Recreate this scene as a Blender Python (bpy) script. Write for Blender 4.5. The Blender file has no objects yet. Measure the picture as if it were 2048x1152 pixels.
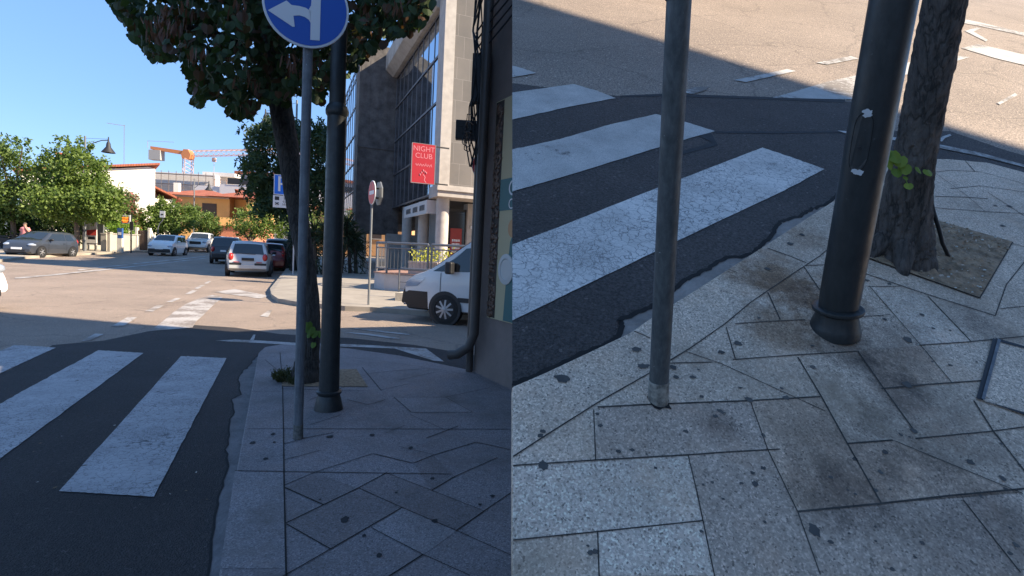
import bpy, bmesh, math, random
import numpy as np
from mathutils import Vector, Matrix
R=math.radians
random.seed(7); rng=np.random.default_rng(7)
sc=bpy.context.scene
# ---------------------------------------------------------------- camera, sky, sun, exposure
F_=1070.0; PITCH=R(3.42); ROLL=R(2.8); EYE=1.55
X0=Vector((1,0,0)); FW=Vector((0,math.cos(PITCH),-math.sin(PITCH))); U0=Vector((0,math.sin(PITCH),math.cos(PITCH)))
RT=math.cos(ROLL)*X0+math.sin(ROLL)*U0; UP=-math.sin(ROLL)*X0+math.cos(ROLL)*U0
CAM=Vector((0,0,EYE))
cd=bpy.data.cameras.new('camera'); cam=bpy.data.objects.new('camera',cd); sc.collection.objects.link(cam)
m=Matrix.Identity(4)
for i in range(3): m[i][0]=RT[i]; m[i][1]=UP[i]; m[i][2]=-FW[i]; m[i][3]=CAM[i]
cam.matrix_world=m
cd.sensor_width=36; cd.lens=36*F_/2048; cd.clip_start=0.02; cd.clip_end=3000
sc.camera=cam
SUN_EL=R(35); SUN_AZ=R(100)      # azimuth measured from +Y (ahead) towards +X (right)
w=bpy.data.worlds.new('World'); sc.world=w; w.use_nodes=True
nt=w.node_tree; bg=nt.nodes['Background']
sky=nt.nodes.new('ShaderNodeTexSky'); sky.sky_type='NISHITA'; sky.sun_disc=False
sky.sun_elevation=SUN_EL; sky.sun_rotation=SUN_AZ; sky.air_density=1.0; sky.dust_density=0.0; sky.ozone_density=2.5
mx=nt.nodes.new('ShaderNodeMix'); mx.data_type='RGBA'; mx.blend_type='MULTIPLY'; mx.inputs[0].default_value=1; mx.inputs[7].default_value=(0.95,0.96,1.03,1)
nt.links.new(sky.outputs[0],mx.inputs[6])
m2=nt.nodes.new('ShaderNodeMix'); m2.data_type='RGBA'; m2.inputs[0].default_value=.62; m2.inputs[7].default_value=(1.12,2.42,5.0,1)
nt.links.new(mx.outputs[2],m2.inputs[6]); nt.links.new(m2.outputs[2],bg.inputs[0]); bg.inputs[1].default_value=0.089
sd=bpy.data.lights.new('sun','SUN'); sd.energy=5.0; sd.angle=R(0.5); sd.color=(1.0,0.86,0.66)
so=bpy.data.objects.new('sun',sd); sc.collection.objects.link(so)
to_sun=Vector((math.sin(SUN_AZ)*math.cos(SUN_EL),math.cos(SUN_AZ)*math.cos(SUN_EL),math.sin(SUN_EL)))
so.rotation_euler=to_sun.to_track_quat('Z','Y').to_euler(); so.location=(30,-10,40)
sc.view_settings.view_transform='Standard'; sc.view_settings.look='None'; sc.view_settings.gamma=1; sc.view_settings.use_curve_mapping=False
sc.view_settings.exposure=1.35
sc.render.engine='CYCLES'
sc.cycles.use_denoising=True
sc.cycles.max_bounces=6; sc.cycles.transparent_max_bounces=6
# ---------------------------------------------------------------- helpers
def ray(px,py):
    px=float(px); py=float(py); return (px-1024)/F_*RT-(py-576)/F_*UP+FW
def rise(y): return 0.018*min(max(y-22,0),38)
def G(px,py,z=0.0):
    d=ray(px,py); h=z
    for _ in range(12):
        P=CAM+d*((h-EYE)/d.z); h=z+rise(P.y)
    return Vector((P.x,P.y,z+rise(P.y)))
def D(px,py,Y):
    d=ray(px,py); return CAM+d*(Y/d.y)
def GD(px,Y,z=0.0):        # ground point seen in image column px at distance Y
    y=576
    for _ in range(6):
        P=D(px,y,Y); y+= (P.z-(z+rise(Y)))*F_/Y
    return Vector((P.x,Y,z+rise(Y)))
YAW=R(23); DV=Vector((-math.sin(YAW),math.cos(YAW),0)); RV=Vector((math.cos(YAW),math.sin(YAW),0))
# sloping street on the right
SCL=0.75
WN=(0.126*RT+UP-0.767*FW).normalized()
WUP=(-0.053*RT+0.932*UP-0.359*FW).normalized()
def W(px,py,h=0.0):
    d=ray(px,py); return CAM+d*((-SCL+h)/(WN.dot(d)))
ORG={}
class MB:
    def __init__(s): s.v=[]; s.f=[]; s.m=[]
    def add(s,vs,fs,mi=0):
        o=len(s.v); s.v+= [Vector(v) for v in vs]; s.f+= [tuple(i+o for i in f) for f in fs]; s.m+= [mi]*len(fs); return s
    def box(s,lo,hi,mi=0,M=None):
        x0,y0,z0=lo; x1,y1,z1=hi
        vs=[Vector(p) for p in ((x0,y0,z0),(x1,y0,z0),(x1,y1,z0),(x0,y1,z0),(x0,y0,z1),(x1,y0,z1),(x1,y1,z1),(x0,y1,z1))]
        if M is not None: vs=[M@v for v in vs]
        return s.add(vs,[(0,3,2,1),(4,5,6,7),(0,1,5,4),(1,2,6,5),(2,3,7,6),(3,0,4,7)],mi)
    def bar(s,a,b,wd,ht=None,mi=0,up=Vector((0,0,1))):
        a=Vector(a); b=Vector(b); ht=ht or wd; t=(b-a).normalized()
        if abs(t.dot(up))>.98: up=Vector((1,0,0))
        x=t.cross(up).normalized()*wd/2; y=x.cross(t).normalized()*ht/2
        vs=[a-x-y,a+x-y,a+x+y,a-x+y,b-x-y,b+x-y,b+x+y,b-x+y]
        return s.add(vs,[(0,1,2,3),(7,6,5,4),(0,4,5,1),(1,5,6,2),(2,6,7,3),(3,7,4,0)],mi)
    def tube(s,pts,rad,n=10,mi=0,jit=0.0,caps=True):
        pts=[Vector(p) for p in pts]
        if not hasattr(rad,'__len__'): rad=[rad]*len(pts)
        rings=[]; ref=None
        for i,p in enumerate(pts):
            t=(pts[min(i+1,len(pts)-1)]-pts[max(i-1,0)]).normalized()
            if ref is None: ref=Vector((1,0,0)) if abs(t.x)<.9 else Vector((0,1,0))
            x=(ref-t*ref.dot(t)).normalized(); y=t.cross(x); ref=x
            rings.append([p+(x*math.cos(2*math.pi*k/n)+y*math.sin(2*math.pi*k/n))*rad[i]*(1+jit*random.uniform(-1,1)) for k in range(n)])
        vs=[v for r_ in rings for v in r_]
        fs=[(i*n+k,i*n+(k+1)%n,(i+1)*n+(k+1)%n,(i+1)*n+k) for i in range(len(pts)-1) for k in range(n)]
        if caps: fs+=[tuple(range(n))[::-1],tuple((len(pts)-1)*n+k for k in range(n))]
        return s.add(vs,fs,mi)
    def lathe(s,base,axis,prof,n=20,mi=0):     # prof: (radius,height)
        axis=Vector(axis).normalized(); base=Vector(base)
        ref=Vector((1,0,0)) if abs(axis.x)<.9 else Vector((0,1,0))
        x=(ref-axis*ref.dot(axis)).normalized(); y=axis.cross(x)
        vs=[base+axis*h+(x*math.cos(2*math.pi*k/n)+y*math.sin(2*math.pi*k/n))*r_ for r_,h in prof for k in range(n)]
        fs=[(i*n+k,i*n+(k+1)%n,(i+1)*n+(k+1)%n,(i+1)*n+k) for i in range(len(prof)-1) for k in range(n)]
        fs+=[tuple(range(n))[::-1],tuple((len(prof)-1)*n+k for k in range(n))]
        return s.add(vs,fs,mi)
    def prism(s,poly,off,mi=0):                # poly 3D loop, off vector (extrusion)
        poly=[Vector(p) for p in poly]; n=len(poly); off=Vector(off)
        return s.add(poly+[p+off for p in poly],[tuple(range(n)),tuple(range(2*n-1,n-1,-1))]+[(i,n+i,n+(i+1)%n,(i+1)%n) for i in range(n)],mi)
    def poly(s,pts,mi=0): return s.add(pts,[tuple(range(len(pts)))],mi)
    def strip(s,pts,wd,nrm,lift=0.0,mi=0):
        pts=[Vector(p)+nrm*lift for p in pts]; vs=[]
        for i,p in enumerate(pts):
            t=(pts[min(i+1,len(pts)-1)]-pts[max(i-1,0)]).normalized(); x=t.cross(nrm).normalized()*wd/2
            vs+=[p-x,p+x]
        return s.add(vs,[(2*i,2*i+1,2*i+3,2*i+2) for i in range(len(pts)-1)],mi)
    def ell(s,c,rx,ry,rz,n=12,k=8,mi=0,M=None):
        vs=[];c=Vector(c)
        for i in range(k+1):
            a=math.pi*i/k
            for j in range(n):
                b=2*math.pi*j/n; v=Vector((rx*math.sin(a)*math.cos(b),ry*math.sin(a)*math.sin(b),rz*math.cos(a)))
                if M is not None: v=M@v
                vs.append(c+v)
        return s.add(vs,[(i*n+j,(i+1)*n+j,(i+1)*n+(j+1)%n,i*n+(j+1)%n) for i in range(k) for j in range(n)],mi)
    def text(s,txt,origin,xa,ya,size,mi=0,depth=0.0):
        c=bpy.data.curves.new('t','FONT'); c.body=txt; c.size=size; c.align_x='CENTER'; c.align_y='CENTER'
        o=bpy.data.objects.new('t',c); sc.collection.objects.link(o)
        me=bpy.data.meshes.new_from_object(o.evaluated_get(bpy.context.evaluated_depsgraph_get()))
        vs=[Vector(origin)+Vector(xa)*v.co.x+Vector(ya)*v.co.y for v in me.vertices]
        fs=[tuple(p.vertices) for p in me.polygons]
        bpy.data.objects.remove(o); bpy.data.curves.remove(c); bpy.data.meshes.remove(me)
        return s.add(vs,fs,mi)
    def build(s,name,mats,parent=None,origin=None,smooth=False,bevel=0,rot=None):
        if not isinstance(mats,(list,tuple)): mats=[mats]
        org=Vector(origin) if origin is not None else (Vector(ORG.get(parent.name,(0,0,0))) if parent else Vector((0,0,0)))
        me=bpy.data.meshes.new(name); me.from_pydata([v-org for v in s.v],[],s.f)
        for mm in mats: me.materials.append(mm)
        me.polygons.foreach_set('material_index',s.m)
        if smooth: me.polygons.foreach_set('use_smooth',[True]*len(me.polygons))
        me.update()
        o=bpy.data.objects.new(name,me); sc.collection.objects.link(o)
        if parent: o.parent=parent; ORG[o.name]=ORG.get(parent.name,(0,0,0))
        else: o.location=org
        if rot is not None: o.rotation_euler=rot
        if smooth and bevel==0:
            try: me.set_sharp_from_angle(angle=R(40))
            except Exception: pass
        if bevel:
            b=o.modifiers.new('b','BEVEL'); b.width=bevel; b.segments=2; b.limit_method='ANGLE'
        return o
def tag(o,label=None,cat=None,group=None,kind=None):
    if label: o['label']=label
    if cat: o['category']=cat
    if group: o['group']=group
    if kind: o['kind']=kind
    return o
def empty(name,loc,label,cat,group=None,rotz=0):
    e=bpy.data.objects.new(name,None); sc.collection.objects.link(e); e.location=loc; e.rotation_euler=(0,0,rotz)
    e.empty_display_size=.2
    tag(e,label,cat,group); ORG[e.name]=tuple(loc); return e
def local(e): ORG[e.name]=(0,0,0); return e      # parts are given in the thing's own coordinates
def struct(o): o['kind']='structure'; return o
def copy_tree(o,parent=None):
    c=o.copy(); sc.collection.objects.link(c)
    if parent: c.parent=parent
    for ch in list(o.children): copy_tree(ch,c)
    return c
# ---------------------------------------------------------------- materials
MATS={}
def mat(name,col,rough=.7,metal=0,var=0.0,vscale=4.0,bump=0.0,bscale=60.0,spec=.5,coat=0,col2=None,trans=0,emit=None,estr=0):
    if name in MATS: return MATS[name]
    M=bpy.data.materials.new(name); M.use_nodes=True; N=M.node_tree; P=N.nodes['Principled BSDF']
    P.inputs['Base Color'].default_value=(*col,1); P.inputs['Roughness'].default_value=rough; P.inputs['Metallic'].default_value=metal
    P.inputs['Specular IOR Level'].default_value=spec; P.inputs['Coat Weight'].default_value=coat; P.inputs['Coat Roughness'].default_value=.05
    tc=N.nodes.new('ShaderNodeTexCoord')
    if var or col2:
        n=N.nodes.new('ShaderNodeTexNoise'); n.inputs['Scale'].default_value=vscale; n.inputs['Detail'].default_value=6; n.inputs['Roughness'].default_value=.65
        N.links.new(tc.outputs['Object'],n.inputs['Vector'])
        cr=N.nodes.new('ShaderNodeValToRGB'); cr.color_ramp.elements[0].position=.3; cr.color_ramp.elements[1].position=.7
        a=col2 if col2 else tuple(c*(1-var) for c in col); b=col if col2 else tuple(min(1,c*(1+var)) for c in col)
        cr.color_ramp.elements[0].color=(*a,1); cr.color_ramp.elements[1].color=(*b,1)
        N.links.new(n.outputs[0],cr.inputs[0]); N.links.new(cr.outputs[0],P.inputs['Base Color'])
    if bump:
        n2=N.nodes.new('ShaderNodeTexNoise'); n2.inputs['Scale'].default_value=bscale; n2.inputs['Detail'].default_value=4
        N.links.new(tc.outputs['Object'],n2.inputs['Vector'])
        b=N.nodes.new('ShaderNodeBump'); b.inputs['Strength'].default_value=bump; b.inputs['Distance'].default_value=.02
        N.links.new(n2.outputs[0],b.inputs['Height']); N.links.new(b.outputs[0],P.inputs['Normal'])
    if emit: P.inputs['Emission Color'].default_value=(*emit,1); P.inputs['Emission Strength'].default_value=estr
    MATS[name]=M; return M
def greek(mb,c,ax,ay,w_,h_,rows=1,nrm=None,mi=0):
    ax=Vector(ax); ay=Vector(ay); c=Vector(c); n=ax.cross(ay)
    for r_ in range(rows):
        yy=(rows/2-.5-r_)*h_*1.7; x=-w_/2
        while x<w_/2-h_*.3:
            l=min(random.uniform(.25,.7)*h_,w_/2-x); mb.poly([c+ax*a+ay*(yy+b) for a,b in ((x,-h_/2),(x+l,-h_/2),(x+l,h_/2),(x,h_/2))],mi); x+=l+h_*.22
class NG:
    def __init__(s,name):
        s.M=bpy.data.materials.new(name); s.M.use_nodes=True; s.N=s.M.node_tree; s.P=s.N.nodes['Principled BSDF']; s.tc=s.N.nodes.new('ShaderNodeTexCoord').outputs['Object']; MATS[name]=s.M
    def L(s,a,b): s.N.links.new(a,b)
    def noise(s,scale,detail=5,rough=.6,vec=None):
        n=s.N.nodes.new('ShaderNodeTexNoise'); n.inputs['Scale'].default_value=scale; n.inputs['Detail'].default_value=detail; n.inputs['Roughness'].default_value=rough
        s.L(vec or s.tc,n.inputs['Vector']); return n.outputs[0]
    def vor(s,scale,feat='F1',vec=None,out=0):
        n=s.N.nodes.new('ShaderNodeTexVoronoi'); n.feature=feat; n.inputs['Scale'].default_value=scale; s.L(vec or s.tc,n.inputs['Vector']); return n.outputs[out]
    def ramp(s,v,stops):
        c=s.N.nodes.new('ShaderNodeValToRGB'); e=c.color_ramp.elements
        while len(e)<len(stops): e.new(.5)
        for i,(p,col) in enumerate(stops):
            e[i].position=p; e[i].color=(*col,1) if hasattr(col,'__len__') else (col,col,col,1)
        s.L(v,c.inputs[0]); return c.outputs[0]
    def mix(s,fac,a,b,mode='MIX'):
        n=s.N.nodes.new('ShaderNodeMix'); n.data_type='RGBA'; n.blend_type=mode
        for v,i in ((fac,0),(a,6),(b,7)):
            if hasattr(v,'is_output') : s.L(v,n.inputs[i])
            elif hasattr(v,'__len__'): n.inputs[i].default_value=(*v,1)
            else: n.inputs[i].default_value=v
        return n.outputs[2]
    def math(s,op,a,b=0.0):
        n=s.N.nodes.new('ShaderNodeMath'); n.operation=op
        for v,i in ((a,0),(b,1)):
            if hasattr(v,'is_output'): s.L(v,n.inputs[i])
            else: n.inputs[i].default_value=v
        return n.outputs[0]
    def warp(s,scale,amt):
        n=s.N.nodes.new('ShaderNodeTexNoise'); n.inputs['Scale'].default_value=scale; n.inputs['Detail'].default_value=4; s.L(s.tc,n.inputs['Vector'])
        v=s.N.nodes.new('ShaderNodeVectorMath'); v.operation='MULTIPLY_ADD'; s.L(n.outputs[1],v.inputs[0]); v.inputs[1].default_value=(amt,)*3; s.L(s.tc,v.inputs[2]); return v.outputs[0]
    def bump(s,h,strength,dist=.01):
        b=s.N.nodes.new('ShaderNodeBump'); b.inputs['Strength'].default_value=strength; b.inputs['Distance'].default_value=dist
        s.L(h,b.inputs['Height']); s.L(b.outputs[0],s.P.inputs['Normal'])
    def fin(s,col,rough=.8):
        if hasattr(col,'is_output'): s.L(col,s.P.inputs['Base Color'])
        if hasattr(rough,'is_output'): s.L(rough,s.P.inputs['Roughness'])
        else: s.P.inputs['Roughness'].default_value=rough
        return s.M
def asphalt(name,col,k=1.0,stain=.35,cracks=0.0):
    g=NG(name)
    big=g.noise(.45*k,6,.65); fine=g.noise(70*k,2,.7); sp=g.vor(110*k)
    c=g.mix(g.ramp(big,[(.3,0),(.7,1)]),tuple(x*(1-stain) for x in col),tuple(x*(1+stain*.7) for x in col))
    c=g.mix(g.ramp(fine,[(.35,0),(.65,1)]),g.mix(1.0,c,(.45,.45,.45),'MULTIPLY'),g.mix(1.0,c,(1.45,1.45,1.45),'MULTIPLY'))
    rnd=g.vor(70*k,out=1)
    c=g.mix(g.ramp(rnd,[(.86,0),(.95,.75)]),c,tuple(min(1,x*2.6) for x in col))
    if cracks:
        e=g.vor(.5*k,'DISTANCE_TO_EDGE',g.warp(2.2*k,.55/k)); c=g.mix(g.ramp(e,[(.0,cracks),(.012,0)]),c,tuple(x*.35 for x in col))
    g.bump(sp,.55,.012/k); return g.fin(c,.85)
def granite(name,col,k=1.0,stains=()):
    g=NG(name)
    g1=g.vor(165*k,out=1); n=g.noise(60*k,6,.85); big=g.noise(1.3*k,7,.72); med=g.noise(6*k,4,.6)
    c=g.ramp(g1,[(0.10,tuple(x*.28 for x in col)),(.22,tuple(x*.75 for x in col)),(.6,col),(.93,tuple(min(1,x*1.6) for x in col))])
    c=g.mix(g.ramp(n,[(.38,.9),(.47,0)]),c,tuple(x*.42 for x in col))
    c=g.mix(g.ramp(med,[(.5,0),(.75,.4)]),c,(col[0]*1.15,col[1]*.98,col[2]*.85))
    c=g.mix(g.ramp(big,[(.40,0),(.56,.35),(.70,.85)]),c,tuple(x*.38 for x in (col[0]*1.05,col[1],col[2]*.88)))
    for ctr,rad,sc_,amt in stains:
        d_=g.N.nodes.new('ShaderNodeVectorMath'); d_.operation='DISTANCE'; g.L(g.tc,d_.inputs[0]); d_.inputs[1].default_value=tuple(ctr)
        q=g.math('ADD',g.math('DIVIDE',d_.outputs['Value'],rad),g.math('MULTIPLY',g.math('SUBTRACT',g.noise(5*k,6,.75),.5),2.6))
        c=g.mix(g.ramp(q,[(.25,amt),(1.0,0)]),c,g.mix(1.0,c,sc_,'MULTIPLY'))
    g.bump(n,.25,.006/k); return g.fin(c,.72)
def worn_paint(name,col,under,k=1.0,wear=.45,crack=True):
    g=NG(name); n=g.noise(14*k,8,.8); big=g.noise(1.4*k,3,.5)
    t=g.math('ADD',n,g.math('MULTIPLY',g.math('SUBTRACT',big,.5),.9))
    f=g.ramp(t,[(wear-.06,1),(wear+.06,0)])
    c=g.mix(g.ramp(g.noise(3*k,6,.7),[(.3,0),(.75,1)]),tuple(x*.55 for x in col),col)
    c=g.mix(g.ramp(g.noise(120*k,2,.6),[(.3,.45),(.6,0)]),c,tuple(x*.55 for x in col))
    if crack:
        wv=g.warp(14*k,.11/k)
        e=g.vor(17*k,'DISTANCE_TO_EDGE',wv); e2=g.vor(36*k,'DISTANCE_TO_EDGE',wv)
        zone=g.ramp(g.noise(.8*k,2,.5),[(.38,0.5),(.55,1)])
        l=g.math('MAXIMUM',g.ramp(e,[(0.010,.8),(.05,0)]),g.math('MULTIPLY',g.ramp(e2,[(0.01,.7),(.07,0)]),g.ramp(g.noise(2.2*k,3,.6),[(.42,0.1),(.58,1)])))
        c=g.mix(g.math('MULTIPLY',l,zone),c,under)
    if not crack: c=g.mix(g.ramp(g.noise(150*k,3,.8),[(.36,.75),(.52,0)]),c,tuple(x*2 for x in under))
    c=g.mix(f,c,under); g.bump(n,.2,.006/k); return g.fin(c,.75)
def bark(name,a,b,k=1.0):
    g=NG(name); mp=g.N.nodes.new('ShaderNodeMapping'); mp.inputs['Scale'].default_value=(1,1,.22); g.L(g.tc,mp.inputs[0])
    n=g.noise(26*k,8,.72,mp.outputs[0]); v=g.math('MULTIPLY',g.math('ABSOLUTE',g.math('SUBTRACT',g.noise(20*k,4,.55,mp.outputs[0]),.5)),2.2)
    c=g.mix(g.ramp(n,[(.3,0),(.7,1)]),a,b); c=g.mix(g.ramp(v,[(0,.8),(.12,0)]),c,tuple(x*.3 for x in a))
    c=g.mix(g.ramp(g.noise(4*k,5,.7),[(.45,0),(.68,.55)]),c,tuple(x*1.35 for x in b)); c=g.mix(g.ramp(g.noise(3*k,4,.6),[(.55,0),(.72,.6)]),c,tuple(x*.55 for x in a))
    g.bump(g.math('ADD',n,g.math('MULTIPLY',v,1.5)),1.0,.03/k); return g.fin(c,.95)
def leafmat(name,a,b,trans=.35,third=None):
    g=NG(name); gi=g.N.nodes.new('ShaderNodeNewGeometry').outputs['Random Per Island']
    st=[(0,a),(.9,b)] if not third else [(0,a),(.8,b),(.86,third)]
    c=g.ramp(gi,st); g.fin(c,.55); g.P.inputs['Specular IOR Level'].default_value=.3
    t=g.N.nodes.new('ShaderNodeBsdfTranslucent'); g.L(g.mix(1.0,c,(1.6,1.7,.7),'MULTIPLY'),t.inputs[0])
    mx=g.N.nodes.new('ShaderNodeMixShader'); mx.inputs[0].default_value=trans
    g.L(g.P.outputs[0],mx.inputs[1]); g.L(t.outputs[0],mx.inputs[2]); g.L(mx.outputs[0],g.N.nodes['Material Output'].inputs[0]); return g.M
K=1/.5   # texture scale on the right-hand street, built at about half size
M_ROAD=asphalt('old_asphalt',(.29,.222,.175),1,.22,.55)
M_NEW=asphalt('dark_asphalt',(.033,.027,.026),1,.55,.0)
M_WROAD=asphalt('old_asphalt_slope',(.285,.222,.175),K,.2,.5)
M_WNEW=asphalt('dark_asphalt_slope',(.066,.053,.047),K,.45,.0)  # paler copy of the left dark asphalt, brighter exposure put into its colour
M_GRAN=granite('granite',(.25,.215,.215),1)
BRN=(.42,.31,.20); DRK=(.36,.34,.33)
WST=[(W(x,y,.022),r_*SCL,c_,a_) for x,y,r_,c_,a_ in ((1560,560,.20,BRN,.9),(1640,615,.16,BRN,.9),(1560,655,.14,BRN,.7),(1690,700,.14,DRK,.75),(1800,690,.16,DRK,.6),(1780,780,.12,DRK,.75),(1650,980,.12,DRK,.75),(1960,650,.12,DRK,.7),(1440,850,.07,DRK,.7),(1900,880,.22,DRK,.5),(1700,930,.2,DRK,.45),(1950,1060,.2,DRK,.5),(1600,470,.12,BRN,.6),(1480,540,.10,BRN,.6))]
M_WGRAN=granite('granite_slope',(.66,.495,.37),K,WST)  # lighter and warmer than the left granite, brighter neutral light put into the colour
M_CONC=mat('gutter_concrete',(.17,.15,.145),.9,var=.3,vscale=5,bump=.4,bscale=40)
M_WCONC=mat('gutter_concrete_slope',(.25,.215,.19),.9,var=.35,vscale=9,bump=.4,bscale=80)
M_JOINT=mat('joint_dirt',(.014,.012,.011),.95,var=.4,vscale=30); M_WJOINT_SHADE=mat('joint_dirt_and_shade_slope',(.050,.043,.036),.95,var=.6,vscale=25)
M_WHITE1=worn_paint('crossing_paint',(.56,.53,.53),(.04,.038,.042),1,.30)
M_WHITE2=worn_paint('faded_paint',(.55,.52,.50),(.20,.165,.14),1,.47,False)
M_WWHITE1=worn_paint('crossing_paint_slope',(.86,.78,.71),(.07,.07,.075),K,.28)  # whiter, warmer copy of the left paint, brighter exposure put into the colour
M_WWHITE3=worn_paint('crossing_paint_slope_grainy',(.70,.64,.58),(.09,.08,.075),K,.27,False)
M_WWHITE2=worn_paint('faded_paint_slope',(.62,.60,.57),(.17,.145,.125),K,.40,False)
M_SOIL=mat('soil',(.29,.195,.12),.95,var=.55,vscale=30,bump=.8,bscale=50)
M_PAVE=mat('pale_pavement',(.30,.26,.215),.85,var=.18,vscale=2,bump=.2)
M_RED=mat('red_paving',(.30,.17,.13),.85,var=.2,vscale=5)
M_STEEL=mat('galvanised_steel',(.13,.135,.145),.65,.3,var=.15,vscale=8)
M_DPOLE=mat('dark_green_pole_paint',(.017,.019,.020),.38,0,var=.25,vscale=12,bump=.08,bscale=150)
M_GREYP=mat('grey_pole_paint',(.055,.062,.068),.5,.2,var=.3,vscale=14)
def pole_paint(name,a,b,rough,k):
    g=NG(name); mp=g.N.nodes.new('ShaderNodeMapping'); mp.inputs['Scale'].default_value=(1,1,.06); g.L(g.tc,mp.inputs[0])
    n=g.noise(60*k,5,.7,mp.outputs[0]); s2=g.noise(9*k,6,.7); sp=g.noise(55*k,3,.6)
    c=g.mix(g.ramp(n,[(.35,0),(.68,1)]),a,b); c=g.mix(g.ramp(s2,[(.45,0),(.7,.6)]),c,tuple(x*.55 for x in a)); c=g.mix(g.ramp(sp,[(.70,0),(.76,.7)]),c,tuple(x*3.2 for x in b))
    g.bump(sp,.08,.01/k); return g.fin(c,g.ramp(s2,[(.3,rough-.12),(.7,rough+.15)]))
M_STEEL=pole_paint('galvanised_pole',(.095,.10,.11),(.17,.175,.185),.6,1); M_GREYP=pole_paint('grey_pole',(.050,.055,.056),(.105,.11,.108),.55,K)
M_DPOLE=pole_paint('dark_pole',(.018,.020,.020),(.030,.032,.032),.42,1.4)
M_IRON=mat('dark_iron',(.03,.03,.033),.6,.3)
M_WHITE=mat('white_paint',(.78,.78,.76),.5,var=.05)
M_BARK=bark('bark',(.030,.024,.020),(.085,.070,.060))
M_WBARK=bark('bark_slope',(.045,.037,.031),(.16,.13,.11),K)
M_BLACK=mat('black_plastic',(.015,.015,.017),.5)
M_RUB=mat('tyre_rubber',(.02,.02,.02),.85)
M_ALLOY=mat('wheel_alloy',(.36,.36,.37),.4,.5)
M_CGLASS=mat('car_glass',(.02,.025,.028),.06,0,spec=.8)
M_RLAMP=mat('red_lamp',(.45,.02,.015),.25,coat=.5)
M_CLAMP=mat('clear_lamp',(.40,.45,.53),.12,.3,coat=.6)
M_CHROME=mat('chrome',(.6,.6,.62),.15,1)
M_PLATE=mat('number_plate',(.75,.76,.78),.5)
M_BLUE=mat('sign_blue',(.006,.075,.38),.4)
M_SWHITE=mat('sign_white',(.62,.62,.64),.45)
M_SRED=mat('sign_red',(.55,.03,.03),.4)
M_SIGNG=mat('sign_grey_back',(.18,.185,.19),.5,.4)
M_GLASS=mat('blue_facade_glass',(.48,.56,.66),.04,1.0)
M_DGLASS=mat('shop_glass',(.02,.022,.025),.08,spec=.6)
M_CONCR=mat('stained_concrete',(.15,.135,.125),.9,var=.5,vscale=2.2,bump=.3,bscale=20,col2=(.055,.048,.045))
M_BEAM=mat('beam_concrete',(.36,.33,.29),.9,var=.25,vscale=1.5)
M_STONE=mat('pale_stone',(.38,.345,.315),.8,var=.15,vscale=3)
M_WALLD=mat('dark_plaster',(.10,.095,.10),.9,var=.3,vscale=1.2)
M_TILE=None
# ================================================================ SETTING, left street
def flat(name,pts,m,z=None):
    return struct(MB().poly(pts).build(name,m))
mb=MB(); ys=[-40,0,10,22,60,420]; xs=[-420,-60,-20,0,20,120]
mb.add([(x,y,rise(y)) for y in ys for x in xs],[(j*6+i,j*6+i+1,(j+1)*6+i+1,(j+1)*6+i) for j in range(5) for i in range(5)])
struct(mb.build('road',M_ROAD))
flat('fresh_asphalt',[G(x,y,.004) for x,y in ((-160,770),(16,742),(105,690),(208,681),(294,663),(390,650),(470,655),(560,668),(700,676),(830,690),(960,712),(1040,760),(1040,1260),(-900,1260))],M_NEW)
IS=[(428,1240),(440,1136),(470,960),(490,850),(509,750),(517,706),(530,694),(560,689),(640,691),(700,697),(800,711),(945,741),(1060,765),(1300,850),(1500,1240)]
top=[G(x,y,.10) for x,y in IS]
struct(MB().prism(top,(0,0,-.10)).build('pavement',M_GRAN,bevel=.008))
rag=[(395,1240),(420,1136),(424,1080),(436,1010),(440,985),(452,950),(455,925),(451,900),(460,870),(458,845),(468,825),(464,800),(470,795),(482,790),(478,772),(477,755),(484,742),(496,735),(505,722),(517,712)]
gut=[]
for i,(x,y) in enumerate(rag):
    gut.append(G(x+random.uniform(-2,2),y,.008))
    if i<len(rag)-1:
        x2,y2=rag[i+1]; 
        for q in (.33,.66): gut.append(G(x+(x2-x)*q+random.uniform(-3,3),y+(y2-y)*q,.008))
flat('gutter_concrete',gut+[G(x+6,y,.008) for x,y in ((515,712),(507,755),(487,850),(467,960),(437,1136),(425,1240))],M_CONC)
mb=MB(); mb.strip(gut,.013,Vector((0,0,1)),.003)
struct(mb.build('asphalt_edge_crack',M_JOINT))
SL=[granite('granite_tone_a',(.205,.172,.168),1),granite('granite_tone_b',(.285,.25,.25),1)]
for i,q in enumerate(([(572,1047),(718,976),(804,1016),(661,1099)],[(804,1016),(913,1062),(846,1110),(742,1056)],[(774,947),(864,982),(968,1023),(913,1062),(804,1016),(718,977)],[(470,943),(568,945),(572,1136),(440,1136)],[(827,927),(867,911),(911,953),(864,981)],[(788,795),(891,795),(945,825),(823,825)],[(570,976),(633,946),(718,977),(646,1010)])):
    flat('paving_slab',[G(x,y,.1015) for x,y in q],SL[i%2])
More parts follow.
